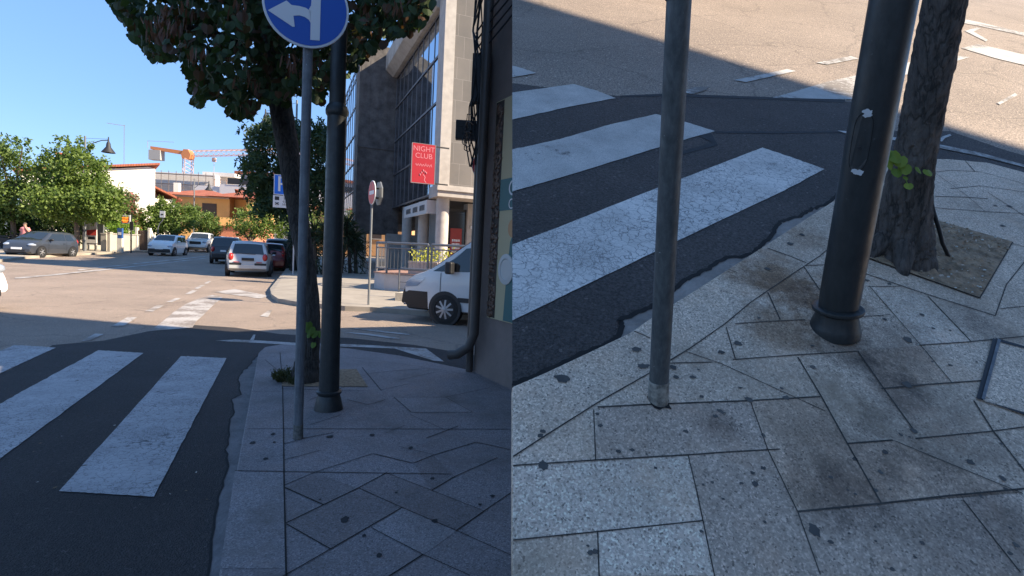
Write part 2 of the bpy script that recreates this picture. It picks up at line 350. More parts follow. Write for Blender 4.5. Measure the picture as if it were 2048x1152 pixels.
JL=[[(574,1200),(572,1136),(568,960),(567,860),(565,770),(560,705)],[(470,942),(568,944)],[(494,858),(565,858)],[(505,783),(562,783)],
[(569,944),(900,949)],[(569,971),(633,944),(745,908)],[(572,1047),(718,976),(774,946)],[(540,1168),(599,1135),(661,1099),(804,1016)],[(570,976),(646,1010)],[(573,1049),(661,1099)],
[(718,977),(804,1016),(913,1062),(1030,1115)],[(774,947),(864,982),(968,1023)],[(913,1062),(968,1023),(1024,985)],[(864,981),(911,953),(995,916)],[(827,927),(867,911),(952,885)],
[(760,1165),(807,1135),(846,1110)],[(742,1056),(846,1110),(940,1152)],[(798,894),(867,910)],[(746,908),(825,927)],[(567,889),(608,877),(667,866)],[(570,920),(642,901)],[(563,858),(1020,859)],
[(852,877),(916,853)],[(952,885),(1020,900)],[(788,795),(891,795),(945,825),(823,825),(788,795)],[(620,850),(682,830)],[(695,800),(736,810),(771,800)],[(763,780),(815,769)],
[(724,735),(763,782),(690,782),(565,778)],[(891,795),(979,776)],[(771,867),(810,851)],[(620,800),(700,770)],[(800,760),(870,745)],[(820,830),(890,860)],[(735,748),(790,742),(850,738)],[(840,735),(905,748)],[(560,745),(530,720)],[(600,705),(680,712),(760,722),(850,735),(945,752)]]
mb=MB()
for k,l in enumerate(JL):
    mb.strip([G(x,y,.10) for x,y in l],random.choice((.004,.006,.008)),Vector((0,0,1)),.004)
struct(mb.build('paving_joints',M_JOINT))
def blot(mb,c,r1,r2,nrm,mi=0,lift=.004,ax=None):
    ax=ax or Vector((1,0,0)); ax=(ax-nrm*ax.dot(nrm)).normalized(); ay=nrm.cross(ax); n=15; ph=0
    mb.poly([c+nrm*lift+(ax*math.cos(2*math.pi*k/n)*r1+ay*math.sin(2*math.pi*k/n)*r2)*random.uniform(.72,1.25) for k in range(n)],mi)
mb=MB()
for x,y,r_ in ((689,1040,10),(728,1072,5),(758,1112,6),(546,869,5),(531,918,5),(505,886,6),(870,1043,7),(985,993,5),(865,958,5),(548,885,3),(792,986,3),(960,1010,4),(640,1000,3),(822,896,5),(660,874,7),(744,871,6)):
    c=G(x,y,.10); blot(mb,c,r_/F_*c.y*.9,r_/F_*c.y*1.3,Vector((0,0,1)))
tag(mb.build('gum_stains',mat('gum',(.018,.018,.02),.8)),'dark chewing gum stains dotted over the shaded paving','stains',kind='stuff')
# tree pit soil
flat('tree_pit_soil',[G(x,y,.106) for x,y in ((563,772),(569,748),(600,741),(690,738),(713,738),(736,773))],M_SOIL)
# markings
mb=MB()
for i in range(46):
    c=G(random.uniform(60,500),random.uniform(690,1000),.010); a=random.uniform(0,6.3); v=Vector((math.cos(a),math.sin(a),0))*random.uniform(.008,.02); u_=Vector((-v.y,v.x,.3*v.length))*.4
    mb.add([c-v,c+u_,c+v,c-u_],[(0,1,2,3)],i%3)
tag(mb.build('litter_scraps',[mat('scrap_pale',(.34,.31,.26),.8),mat('scrap_tan',(.16,.11,.06),.8),mat('scrap_brown',(.07,.045,.03),.8)]),'tiny dry leaves and paper scraps scattered over the dark crossing asphalt','litter',kind='stuff')
def rag_edges(p,n,a):
    o=[]
    for i in range(len(p)):
        q=p[(i+1)%len(p)]; o.append(p[i])
        for k in range(1,n): o.append((p[i][0]+(q[0]-p[i][0])*k/n+random.gauss(0,a),p[i][1]+(q[1]-p[i][1])*k/n+random.gauss(0,a*.6)))
    return o
def mark(name,polys,m,lift=.009):
    mb=MB()
    for p in polys: mb.poly([G(x,y,lift) for x,y in (rag_edges(p,26,.5) if 'crossing' in name else p)])
    return struct(mb.build(name,m))
mark('crossing_stripe',[[(362,712),(453,716),(308,993),(118,982)]],M_WHITE1)
mark('crossing_stripe',[[(197,700),(287,706),(16,905),(-120,1010),(-120,880),(16,798)]],M_WHITE1)
mark('crossing_stripe',[[(30,690),(112,695),(16,739),(-90,790),(-90,740),(-40,717)]],M_WHITE1)
mark('dashed_line',[[(162,682),(190,667),(208,668),(180,681)],[(222,653),(255,634),(275,634),(246,653)],[(290,622),(313,611),(328,611),(306,623)],[(332,604),(352,596),(363,596),(345,604)],[(370,588),(385,580),(395,581),(381,588)],[(388,577),(402,570),(410,570),(396,578)],[(408,567),(416,562),(423,562),(415,567)]],M_WHITE2)
mark('faded_marking',[[(300,662),(325,643),(350,622),(372,608),(400,596),(425,590),(446,594),(425,612),(405,632),(393,642),(385,655)],[(428,584),(470,578),(540,592),(520,597)]],M_WHITE2)
mark('lane_line',[[(155,539),(300,523.5),(411,512),(412,513),(300,525),(157,541)],[(165,543),(300,528),(411,516),(412,517),(300,530),(168,545)],[(30,555),(120,547),(205,538),(206,540),(120,549.5),(30,558)]],M_WHITE2,.012)
mark('corner_line',[[(430,681),(470,679),(520,681),(600,686),(720,689),(790,693),(852,697),(888,723),(866,721),(790,697),(720,694),(600,691),(520,686),(470,684)],[(500,680),(507,669),(511,669),(508,680)]],M_WHITE2)
mark('stop_marking',[[(690,655),(760,660),(820,668),(818,670),(750,663)],[(685,664),(740,667),(800,676),(798,679),(740,671)],[(520,632),(538,620),(545,620),(536,634)]],M_WHITE2)
# pavement across the side street and under the tall building
FP=[(540,577),(543,588),(556,597),(600,604),(690,612),(740,614),(800,618),(960,632),(1150,660)]
pts=[G(x,y,.12) for x,y in FP]+[Vector((25,16,.12)),Vector((30,60,.12+rise(60))),G(573,500,.12)+Vector((-1,6,0)),G(587,519,.12)]
pts=[p if p.y<22 else Vector((p.x,p.y,.12+rise(p.y))) for p in pts]
struct(MB().prism(pts,(0,0,-.14)).build('far_pavement',M_PAVE))
flat('red_paving',[G(x,y,.13) for x,y in ((640,560),(690,531),(735,520),(800,560),(800,579),(700,577),(640,566))],M_RED)
# pavement across the main road
pk=[(-60,526),(60,512),(167,506.5),(272,501),(330,496),(420,488)]
pts=[G(x,y,.13) for x,y in pk]; far=[p+Vector((-14,7,.1)) for p in pts][::-1]
struct(MB().prism(pts+far,(0,0,-.3)).build('opposite_pavement',mat('beige_pavement',(.36,.31,.25),.9,var=.2,vscale=1)))
# ================================================================ added slab, shaped to cast the shadow edges on both streets (stands to the right, outside the picture)
mb=MB(); T=math.tan(SUN_EL); XC=12.0
def toplane(P): 
    Q=P+to_sun*((XC-P.x)/to_sun.x); return Vector((Q.y,Q.z))
def xline(a,b,c,d):
    r_=b-a; s_=d-c; t=((c.x-a.x)*s_.y-(c.y-a.y)*s_.x)/(r_.x*s_.y-r_.y*s_.x); return a+r_*t
def W0(px,py): return W(px,py)
r1,r2_=toplane(G(16,625)),toplane(G(943,707)); a1,a2=toplane(W(1110,16)),toplane(W(2032,290)); t1,t2=toplane(W(1024,-70))+Vector((0,.3)),toplane(W(2060,-12))+Vector((0,.3))
zl=lambda a,b,z: a+(b-a)*((z-a.y)/(b.y-a.y))
A_=xline(a1,a2,t1,t2); C_=xline(t1,t2,r1,r2_); Tp=zl(r1,r2_,27)
prof=[(-28,0),tuple(zl(a1,a2,0)),tuple(A_),tuple(C_),tuple(r1),tuple(Tp),(-28,27)]
mb.prism([(XC,y,z+0) for y,z in prof],to_sun*(1.4/to_sun.x))
o=mb.build('shade_caster_slab',M_WALLD); tag(o,'unseen grey slab with a slanted opening added beyond the junction to cast the shadow edges','building')
# ================================================================ RIGHT: sloping street
ED=1024.6
cs=[(ED,-70),(1600,-45),(2060,-12),(2100,-6),(2100,1230),(ED,1230)]
mb=MB(); tp=[W(*c) for c in cs]; off=-UP*8+RT*.35; n=6
mb.add(tp+[p+off for p in tp],[(0,1,2,3,4,5)[::-1],(6,7,8,9,10,11)]+[(i,(i+1)%n,n+(i+1)%n,n+i) for i in range(n)])
struct(mb.build('sloping_road',M_WROAD))
def wflat(name,polys,m,h):
    mb=MB()
    for p in polys: mb.poly([W(max(ED,x),y,h) for x,y in (rag_edges(p,9,.4) if 'crossing' in name else p)])
    return struct(mb.build(name,m))
def wav(a,b,n,amp):
    return [(a[0]+(b[0]-a[0])*i/n+random.uniform(-amp,amp),a[1]+(b[1]-a[1])*i/n+random.uniform(-amp,amp)) for i in range(n)]
wflat('fresh_asphalt_slope',[[(ED,166)]+wav((1100,176),(1232,193),6,1)+wav((1240,192),(1330,188),5,1.2)+wav((1330,188),(1540,195),10,1.2)+wav((1540,195),(1760,206),9,1)+[(1790,262),(1900,262),(2010,300),(2170,345),(2170,420),(ED,1000)]],M_WNEW,.002)
wflat('asphalt_seam',[[(1430,262),(1560,263),(1690,262),(1690,265),(1560,267),(1430,266)],[(1240,191),(1330,187),(1540,194),(1690,199),(1690,205),(1540,199),(1330,192),(1240,194)],
   [(1330,240),(1420,262),(1436,290),(1410,297),(1330,318),(1330,312),(1400,292),(1425,285)]],mat('seam_tar',(.03,.03,.032),.9,var=.3,vscale=40),.0035)
# pavement slab on the slope
KE=[(ED,773),(1090,745),(1180,703),(1260,665),(1310,630),(1400,574),(1500,510),(1600,445),(1680,393),(1740,352),(1790,326),(1840,317),(1900,318),(1975,325),(2040,342),(2170,385)]
HP=.022
tp=[W(x,y,HP) for x,y in KE]+[W(2170,1230,HP),W(ED,1230,HP)]
struct(MB().prism(tp,-WN*.02).build('sloping_pavement',M_WGRAN,bevel=.003))
RG=[(ED,768),(1060,757),(1100,738),(1150,714),(1190,697),(1225,681),(1238,668),(1243,650),(1240,640),(1262,631),(1300,614),(1330,597),(1345,580),(1370,560),(1400,545),(1428,530),(1450,516),(1490,511),(1505,508),(1520,493),(1545,470),(1552,452),(1568,440),(1600,431),(1625,417),(1650,409),(1678,388)]
r2=[]
for i in range(len(RG)-1):
    a,b=RG[i],RG[i+1]
    for q in range(5):
        r2.append((a[0]+(b[0]-a[0])*q/5+(random.uniform(-2.2,2.2) if i else 0),a[1]+(b[1]-a[1])*q/5+random.uniform(-2.2,2.2)))
r2.append(RG[-1]); r2=[(max(ED,x),y) for x,y in r2]
wflat('gutter_concrete_slope',[r2+[(x+5,y+6) for x,y in KE[:9][::-1]]],M_WCONC,.0045)
mb=MB(); mb.strip([W(x,y,.006) for x,y in r2],.012,WN)
struct(mb.build('asphalt_edge_crack_slope',M_JOINT))
WJ=[[(1026,914),(1100,866),(1200,803),(1290,752),(1380,697),(1450,648),(1500,606),(1560,565),(1640,512),(1668,488)],[(1268,663),(1285,670),(1300,677)],[(1535,497),(1575,511),(1612,526)],
[(1026,932),(1190,921),(1385,910),(1450,905),(1560,899)],[(1187,820),(1191,921)],[(1195,815),(1290,810),(1500,802),(1640,794)],[(1500,802),(1535,900),(1595,1025),(1640,1150)],
[(1376,912),(1392,978),(1405,1040),(1430,1160)],[(1026,1081),(1195,1064),(1405,1042)],[(1195,1064),(1198,1160)],[(1595,1024),(1760,1008),(1900,992),(2060,977)],
[(1595,715),(1640,790),(1694,888),(1762,1008)],[(1694,888),(1785,881)],[(1790,883),(1860,912),(2045,988)],[(1830,878),(1985,863),(2060,853)],[(1465,720),(1600,710),(1717,703)],[(1452,655),(1470,718)],
[(1715,703),(1770,782),(1832,868)],[(1762,778),(1850,770),(1962,762)],[(1738,572),(1840,690),(1905,768)],[(1838,691),(1940,684),(2060,672)],[(1855,593),(1942,684)],
[(1372,704),(1440,727),(1545,775),(1650,823)],[(1340,727),(1425,725)],[(1470,648),(1545,643),(1610,640)],[(1535,585),(1560,640)],[(1608,535),(1640,582)],[(1610,532),(1655,530)],[(1925,1000),(1980,1070),(2040,1146)],
[(1947,802),(1985,862),(2050,945)],[(1735,574),(1800,573)],[(1722,634),(1780,630)],[(2000,618),(2060,612)],[(1870,345),(1900,341),(1960,344),(2010,357),(2060,372)],[(1870,393),(1935,395),(1975,398)],[(1868,345),(1935,393),(1970,424)],
[(1930,322),(1950,344)],[(1868,416),(1975,424),(2060,428)],[(1975,385),(2060,440)],[(1900,378),(1960,372),(2060,386)],[(1872,440),(1960,470),(2060,497)],[(2060,510),(2012,570),(1990,632)],[(1990,632),(1850,588),(1725,546)]]
WSL=[granite('granite_slope_tone_a',(.53,.395,.30),K,WST),granite('granite_slope_tone_b',(.72,.55,.425),K,WST),granite('granite_slope_tone_c',(.60,.43,.31),K,WST)]
for i,q in enumerate(([(1195,815),(1500,802),(1535,900),(1191,921)],[(1026,934),(1376,912),(1405,1042),(1026,1081)],[(1500,802),(1640,794),(1694,888),(1762,1008),(1595,1024),(1535,900)],[(1595,1024),(2045,980),(2045,1150),(1640,1150)],[(1195,1065),(1405,1042),(1430,1150),(1198,1150)],[(1715,703),(1838,691),(1905,768),(1770,779)],[(1376,911),(1535,901),(1595,1024),(1640,1150),(1430,1150)],[(1740,572),(1855,593),(1942,684),(1838,691)],[(1694,888),(1785,881),(2040,986),(1762,1008)])):
    struct(MB().poly([W(x,y,HP+.0006) for x,y in q]).build('paving_slab_slope',WSL[i%3]))
mb=MB(); mb2=MB()
for l in WJ: mb.strip([W(x,y,HP) for x,y in l],random.choice((.0018,.0024,.0032)),WN,.0015)
struct(mb.build('paving_joints_slope',M_WJOINT_SHADE))
mb=MB()
for x,y,a,b in ((1125,758,17,7),(1475,687,8,5),(1815,680,9,6),(1813,770,9,7),(1087,931,10,8),(1628,1060,12,11),(1497,800,8,5),(1700,668,5,3),(1287,733,13,5),(1345,735,8,4),(1385,755,6,3),(1352,755,6,4),(1273,699,10,5),(1442,705,7,4),(1080,872,6,4),(1438,822,6,3),(1430,833,6,3),(1572,796,7,4),(1826,862,7,5),(1778,568,5,3),(1843,630,5,3),(1770,640,4,3),(1733,561,5,3),(1535,539,7,4),(1604,470,6,3),(1580,488,7,4),(1510,969,7,5),(1770,905,6,4),(2005,958,6,5),(1940,925,8,5),(1760,945,5,4),(2018,413,6,3),(2005,452,7,3),(1990,412,5,2),(1660,1085,6,3),(1800,870,4,3),(2020,735,6,4),(1480,776,5,2),(2030,1090,6,5),(1625,735,7,4)):
    c=W(x,y,HP); dd=(c-CAM).dot(FW); blot(mb,c,a/F_*dd,b/F_*dd*1.35,WN,0,.0016,RT)
for i in range(60):
    x=random.uniform(1040,2040); y=random.uniform(620,1140)
    if y<773-(x-1024)*.62+30: continue
    c=W(x,y,HP); q9=random.uniform(.002,.005); blot(mb,c,q9,q9*.8,WN,0,.0014,RT)
tag(mb.build('gum_stains_slope',mat('gum_slope',(.045,.042,.040),.9,col2=(.13,.115,.10),vscale=9)),'dark chewing gum stains dotted over the pale granite paving','stains',kind='stuff')
mb=MB(); c4=[W(x,y,HP-.002) for x,y in ((1862,441),(2022,486),(1956,598),(1672,497))]; NU,NV=60,44
hs=rng.normal(0,1,(NV+1,NU+1))
for _ in range(2): hs=(hs+np.roll(hs,1,0)+np.roll(hs,1,1)+np.roll(hs,-1,0)+np.roll(hs,-1,1))/5
hs=hs/hs.std()
for j in range(NV+1):
    for i in range(NU+1):
        u,v=i/NU,j/NV; P=c4[0].lerp(c4[1],u).lerp(c4[3].lerp(c4[2],u),v); ed_=min(u,1-u,v,1-v)*8
        mb.v.append(P+WN*(.006+float(hs[j,i])*.0022*min(1,ed_)+.010*math.exp(-((u-.12)**2+(v-.55)**2)*9)))
mb.f=[(j*(NU+1)+i,j*(NU+1)+i+1,(j+1)*(NU+1)+i+1,(j+1)*(NU+1)+i) for j in range(NV) for i in range(NU)]; mb.m=[0]*len(mb.f)
struct(mb.build('soil_slope',M_SOIL,smooth=True))
mb=MB(); mb.strip([p+WN*.0045 for p in c4+c4[:1]],.007,WN); struct(mb.build('tree_pit_shade_line',M_WJOINT_SHADE))  # dark line round the soil, painted as the shade of a recess
mb=MB()
for i in range(330):
    u,v=random.random(),random.random(); P=c4[0].lerp(c4[1],u).lerp(c4[3].lerp(c4[2],u),v)
    if u<.1: continue
    c=P+WN*.0085; s_=random.choice((.0015,.002,.002,.003,.0045)); mb.ell(c,s_,s_*.8,s_*.6,6,4,random.choice((0,0,0,1)))
tag(mb.build('soil_pebbles',[mat('pebble',(.28,.21,.14),.9),mat('pale_pebble',(.55,.52,.46),.8)]),'small stones scattered on the bare soil of the tree pit','stones',kind='stuff')
wflat('crossing_stripe_slope',[[(ED,489),(1140,445),(1270,393),(1400,343),(1525,295),(1585,315),(1649,338),(1560,385),(1440,441),(1300,508),(1160,575),(ED,641)]],M_WWHITE1,.0045)
wflat('crossing_stripe_slope',[[(ED,299),(1120,278),(1220,249),(1312,228),(1375,245),(1430,262),(1330,290),(1200,331),(1110,358),(ED,383)]],M_WWHITE3,.0045)
wflat('crossing_stripe_slope',[[(ED,185),(1147,168),(1190,180),(1232,196),(1140,213),(ED,239)]],M_WWHITE3,.0045)
wflat('crossing_stripe_slope',[[(ED,131),(1050,138),(1073,146),(1045,151),(ED,154)]],M_WWHITE3,.0045)
wflat('dashed_line_slope',[[(1468,160),(1575,138),(1592,142),(1492,164)],[(1633,125),(1702,112),(1718,117),(1655,129)],[(1362,184),(1388,174),(1418,173),(1412,180),(1385,188)],[(1994,206),(2030,186),(2036,190),(2000,209)]],M_WWHITE2,.0045)
wflat('faded_marking_slope',[[(1545,195),(1590,183),(1655,163),(1715,150),(1790,132),(1850,116),(1905,110),(1940,114),(1900,126),(1840,142),(1780,158),(1740,180),(1718,199),(1620,197)],[(1923,96),(1955,88),(2010,100),(2060,112),(2060,133),(1990,116)],
  [(1918,38),(1940,40),(2060,68),(2060,74),(1960,52),(1920,45)],[(1930,62),(1955,54),(1962,57),(1947,63),(1976,80),(1972,83)]],M_WWHITE2,.0045)
wflat('corner_line_slope',[[(1675,261),(1690,262),(1770,271),(1880,289),(1960,305),(2060,332),(2060,337),(1960,312),(1880,296),(1770,277),(1690,266)],[(1878,281),(1884,273),(1900,268),(1903,271),(1890,276),(1884,283)]],M_WWHITE2,.0055)
# --- right objects
def wd(P): return (P-CAM).dot(FW)
def reach(B,axis,px,py):      # height along axis that is seen at row py
    lo,hi=0.0,6.0
    for _ in range(40):
        md=(lo+hi)/2; P=B+axis*md-CAM
        if P.dot(FW)>.05 and 576-F_*P.dot(UP)/P.dot(FW)>py: lo=md
        else: hi=md
    return lo
B=W(1316,800,HP); r_=19.5/F_*wd(B); hh=reach(B,WUP,0,-50)
e=empty('sign_pole',B,'slim grey sign pole with pale peeling foot set in light granite in the close view','sign pole')
k1=reach(B,WUP,0,760)
mb=MB(); mb.lathe(B,WUP,[(r_*1.02,-.01),(r_*1.02,k1)],24); mb.build('pole_foot',mat('peeling_paint',(.42,.39,.33),.7,col2=(.06,.055,.05),vscale=70),e,smooth=True)
mb=MB(); mb.lathe(B,WUP,[(r_*.96,k1),(r_*.96,hh)],24); mb.build('pole',M_GREYP,e,smooth=True)
mb=MB(); mb.lathe(B,WUP,[(r_*.97,hh-.03),(r_*1.05,hh-.03),(r_*1.05,hh+.004),(r_*.2,hh+.01)],24); mb.build('pole_cap',M_BLACK,e,smooth=True)
mb=MB(); blot(mb,B,r_*1.35,r_*1.3,WN,0,.002,RT); mb.build('base_gap',M_JOINT,e)
# lamp post
B=W(1668,660,HP); q=1/F_*wd(B); h1=reach(B,WUP,0,616); hh=reach(B,WUP,0,-60)
e=empty('lamp_post',B,'thick dark lamp post with access door and flared base on pale granite in close view','lamp post')
mb=MB(); mb.lathe(B,WUP,[(47*q,-.01),(47*q,h1*.08),(44*q,h1*.25),(39*q,h1*.6),(37.5*q,h1*.80),(42*q,h1*.86),(45*q,h1*.90),(46*q,h1*.97),(45*q,h1*1.04),(40*q,h1*1.08),(36*q,h1*1.08)],40); mb.build('base_collar',M_DPOLE,e,smooth=True)
mb=MB(); mb.lathe(B,WUP,[(34*q,h1*.9),(35.5*q,h1*1.6),(34.5*q,hh)],40); mb.build('shaft',M_DPOLE,e,smooth=True)
a1=reach(B,WUP,0,225); a0=reach(B,WUP,0,335)
tocam=(CAM-B); tocam=(tocam-WUP*tocam.dot(WUP)).normalized(); side=WUP.cross(tocam)
def onpole(ang,h,rr): return B+WUP*h+(tocam*math.cos(ang)+side*math.sin(ang))*rr
mb=MB(); hb=[]; 
for i in range(24):
    t=2*math.pi*i/24; hb.append((math.cos(t)*.42-.30,(a0+a1)/2+math.copysign(abs(math.sin(t))**.45,math.sin(t))*(a1-a0)*.52))
mb.poly([onpole(a,h,35.9*q) for a,h in hb]); mb.strip([onpole(a,h,36.2*q) for a,h in hb+hb[:1]],.0012,tocam,.0003,1)
mb.build('access_door',[M_DPOLE,M_JOINT],e)
mb=MB(); P=onpole(-.3,(a0+a1)/2-.01,36*q); mb.lathe(P,tocam,[(.003,0),(.003,.0015)],10); mb.build('door_screw',M_BLACK,e)
for hh_ in (a1,a0):
    mb=MB()
    for j in range(4):
        c=onpole(-.22+random.uniform(-.12,.12),hh_+random.uniform(-.006,.006),36.6*q); blot(mb,c,.006,.005,tocam,0,.0008+j*.0002,side)
    mb.build('sticker_remnant',mat('torn_paper',(.55,.55,.55),.8),e)
# trunk
B=W(1800,505,HP); e=empty('tree',B,'rough dark tree trunk with young leaves in a bare soil pit, close view','tree')
tr=[(1796,508,62),(1800,485,56),(1804,455,50),(1808,420,46),(1814,385,42),(1822,340,38),(1832,295,36),(1841,250,36),(1852,195,36),(1863,140,37),(1875,75,37),(1887,16,37),(1900,-60,38)]
pts=[];rad=[]
for x,y,rr in tr:
    h=reach(B,WUP,0,y) if y<504 else 0; Q=B+WUP*h; d_=ray(x,y); P=CAM+d_*((Q-CAM).dot(FW)); pts.append(P); rad.append(rr/F_*wd(Q))
def fine(pts,rad,n):
    P=[];Rr=[]
    for i in range(len(pts)-1):
        for k in range(n): P.append(pts[i].lerp(pts[i+1],k/n)); Rr.append(rad[i]+(rad[i+1]-rad[i])*k/n)
    return P+[pts[-1]],Rr+[rad[-1]]
fp,fr=fine(pts,rad,6)
mb=MB(); mb.tube([fp[0]-WUP*.03]+fp,[fr[0]*1.15]+fr,44,jit=.05)
for a in (200,245):
    dv=(RT*math.cos(R(a))-UP.cross(RT)*0+ (WN.cross(RT))*math.sin(R(a))).normalized(); o_=pts[0]+WUP*.05
    mb.tube([pts[2]+dv*rad[2]*.5,o_+dv*rad[0]*.85,pts[0]+dv*rad[0]*1.5-WUP*.01],[.025,.028,.010],10,jit=.1)
mb.build('trunk',M_WBARK,e,smooth=True)
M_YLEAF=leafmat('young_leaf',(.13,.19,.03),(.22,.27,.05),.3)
def round_leaf(mb,c,nrm,rad,mi=0,down=None):
    nrm=Vector(nrm).normalized(); dn=Vector(down) if down is not None else Vector((0,0,-1)); ay=(dn-nrm*dn.dot(nrm))
    ay=ay.normalized() if ay.length>1e-3 else nrm.orthogonal().normalized(); ax=ay.cross(nrm)
    pr=[(0,-.75),(.55,-1.0),(.98,-.55),(1.0,.1),(.6,.75),(0,1.15),(-.6,.75),(-1.0,.1),(-.98,-.55),(-.55,-1.0)]
    vs=[c]+[c+(ax*x+ay*y)*rad-nrm*rad*.22*abs(x) for x,y in pr]
    mb.add(vs,[(0,i+1,(i+1)%10+1) for i in range(10)],mi)
mb=MB(); dd=wd(B)*.93
for x,y,s_ in ((1790,312,17),(1801,322,13),(1782,328,11),(1811,338,12),(1795,345,10),(1818,372,8),(1857,345,9),(1775,310,8),(1838,340,8),(1812,356,5)):
    c=CAM+ray(x,y)*(dd-.05); nrm=(-FW+Vector((random.uniform(-.5,.5),0,random.uniform(0,.7)))); round_leaf(mb,c,nrm,s_/F_*dd)
mb.tube([CAM+ray(1800,330)*dd,CAM+ray(1790,312)*(dd-.04)],.0015,5); mb.tube([CAM+ray(1808,350)*dd,CAM+ray(1818,375)*(dd-.04)],.0012,5)
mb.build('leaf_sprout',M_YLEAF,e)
# hose
mb=MB(); P0=W(1897,512,HP+.004); P2=CAM+ray(1860,392)*(wd(P0)*.965); P1=CAM+ray(1878,458)*(wd(P0)*.975)
mb.tube([P2,P2.lerp(P1,.5)-RT*.002,P1,P1.lerp(P0,.5)-RT*.004,P0],.0052,10)
tag(mb.build('irrigation_hose',M_BLACK,origin=P0,smooth=True),'black irrigation hose bending from the trunk into the soil pit','hose')
# weeds
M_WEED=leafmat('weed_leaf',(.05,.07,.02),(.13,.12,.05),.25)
def weed(mb,c,n,s,up,mi=0):
    for i in range(n):
        d_=(up+Vector((random.uniform(-1,1),random.uniform(-1,1),random.uniform(-.3,.6)))*.9).normalized(); L_=s*random.uniform(.4,1); b=d_.orthogonal().normalized()*s*.03
        p=c+Vector((random.uniform(-1,1),random.uniform(-1,1),0))*s*.45; mb.add([p-b,p+b,p+d_*L_*.6+b,p+d_*L_,p+d_*L_*.6-b],[(0,1,2,3,4)],mi)
        for k in range(4):
            q_=p+d_*L_*random.uniform(.3,1); bb=Vector((random.uniform(-1,1),random.uniform(-1,1),random.uniform(-1,1))).normalized()*s*.12; b2=bb.orthogonal().normalized()*s*.05
            mb.add([q_,q_+bb*.5+b2,q_+bb,q_+bb*.5-b2],[(0,1,2,3)],mi)
mb=MB(); c=W(1757,470,HP); weed(mb,c,34,.085,WUP)
tag(mb.build('weed_tuft',M_WEED,origin=c),'small dry green weed growing between dark post and trunk, in the close view','weed')
# manhole frame
mb=MB(); fr_=[(1990,681),(1957,801),(2060,834),(2120,760),(2080,706)]; pp=[W(x,y,HP) for x,y in fr_]
mb.strip(pp+[pp[0]],.012,WN,.004); mb.strip([W(x+7,y+2,HP) for x,y in ((1990,681),(1957,801))],.003,WN,.006,1); mb.strip([W(x+4,y,HP) for x,y in ((1990,681),(1957,801))],.003,WN,.006,1)
mb2=MB(); mb2.poly([p+WN*.002 for p in pp])
e=empty('manhole_cover',pp[1],'black framed manhole cover filled with granite at the right edge of the close view','manhole')
mb.build('frame',[M_IRON,M_STEEL],e); mb2.build('infill',M_WGRAN,e)
# ================================================================ LEFT near objects
B=G(596,877,.10); S=Vector((0.0,0,1))
e=empty('sign_pole',B,'grey steel sign pole with round blue arrow sign standing on the shaded kerb','road sign')
mb=MB(); mb.lathe(B,S,[(.036,-.02),(.036,.11)],20); mb.build('pole_foot',mat('peeling_foot',(.20,.19,.17),.8,col2=(.05,.045,.04),vscale=40),e,smooth=True)
mb=MB(); mb.lathe(B,S,[(.034,.11),(.034,3.3)],20); mb.build('pole',M_STEEL,e,smooth=True)
c=CAM+ray(613,12)*((B-CAM).dot(FW)); nn=Vector((-c.x,-c.y,0)).normalized(); Qp=Vector((B.x,B.y,c.z)); d_=ray(613,12); c=CAM+d_*(((Qp+nn*.065-CAM).dot(nn))/d_.dot(nn)); ax=Vector((0,0,1)).cross(nn); up=Vector((0,0,1)); rs=.287
mb=MB(); mb.lathe(c-nn*.012,nn,[(rs,0),(rs,.012),(rs*.985,.014)],48,1)
mb.poly([c+nn*.0045+(ax*math.cos(t)+up*math.sin(t))*rs*.945 for t in [2*math.pi*i/48 for i in range(48)]],0)
sg=mb.build('sign_disc',[M_BLUE,M_SWHITE],e)
mb=MB()
def pt(x,y): return c+nn*.0085+ax*((x-613)/86*rs)+up*((12-y)/86*rs)
stem=[(621,80),(641,78),(644,-20),(626,-20),(624,12)]
mb.poly([pt(x,y) for x,y in ((622,81),(641,79),(641,-15),(623,-15),(622,10),(618,18),(620,30),(622,46))])
mb.poly([pt(x,y) for x,y in ((622,46),(618,40),(610,36),(600,35),(588,38),(591,60),(587,61),(539,37),(574,10),(584,17),(600,16),(612,17),(622,22))])
mb.poly([pt(x,y) for x,y in ((604,-15),(658,-15),(632,-52))])
mb.build('sign_arrow',M_SWHITE,sg)
for z in (-.13,.13): MB().box((-.05,-.02,-.02),(.05,.06,.02),0,Matrix.Translation(c-nn*.03+up*z)).build('clamp',M_STEEL,e)
P=CAM+ray(612,367)*((B-CAM).dot(FW)-.036); mb=MB(); blot(mb,P,.022,.020,nn,0,.003,ax); blot(mb,P,.015,.013,nn,1,.004,ax); mb.build('sticker',[M_SWHITE,mat('sticker_red',(.30,.10,.10),.6)],e)
# lamp post
B=G(657,818,.10)
e=empty('lamp_post',B,'thick dark lamp post with collar and flared base behind the blue arrow sign','lamp post')
mb=MB(); mb.lathe(B,S,[(.125,0),(.120,.03),(.105,.10),(.094,.13),(.100,.14),(.108,.15),(.108,.165),(.092,.175)],36); mb.build('base_collar',M_DPOLE,e,smooth=True)
mb=MB(); mb.lathe(B,S,[(.088,.13),(.083,.6),(.080,2.62)],36); mb.build('lower_shaft',M_DPOLE,e,smooth=True)
mb=MB(); mb.lathe(B,S,[(.080,2.58),(.094,2.60),(.096,2.63),(.090,2.66),(.070,2.69)],36); mb.build('collar',M_DPOLE,e,smooth=True)
mb=MB(); mb.lathe(B,S,[(.068,2.66),(.06,7.2)],30); mb.build('upper_shaft',M_DPOLE,e,smooth=True)
mb=MB(); mb.lathe(B+S*7.2,S,[(.07,0),(.09,.05),(.03,.12),(.0,.18)],20); mb.build('finial',M_DPOLE,e,smooth=True)
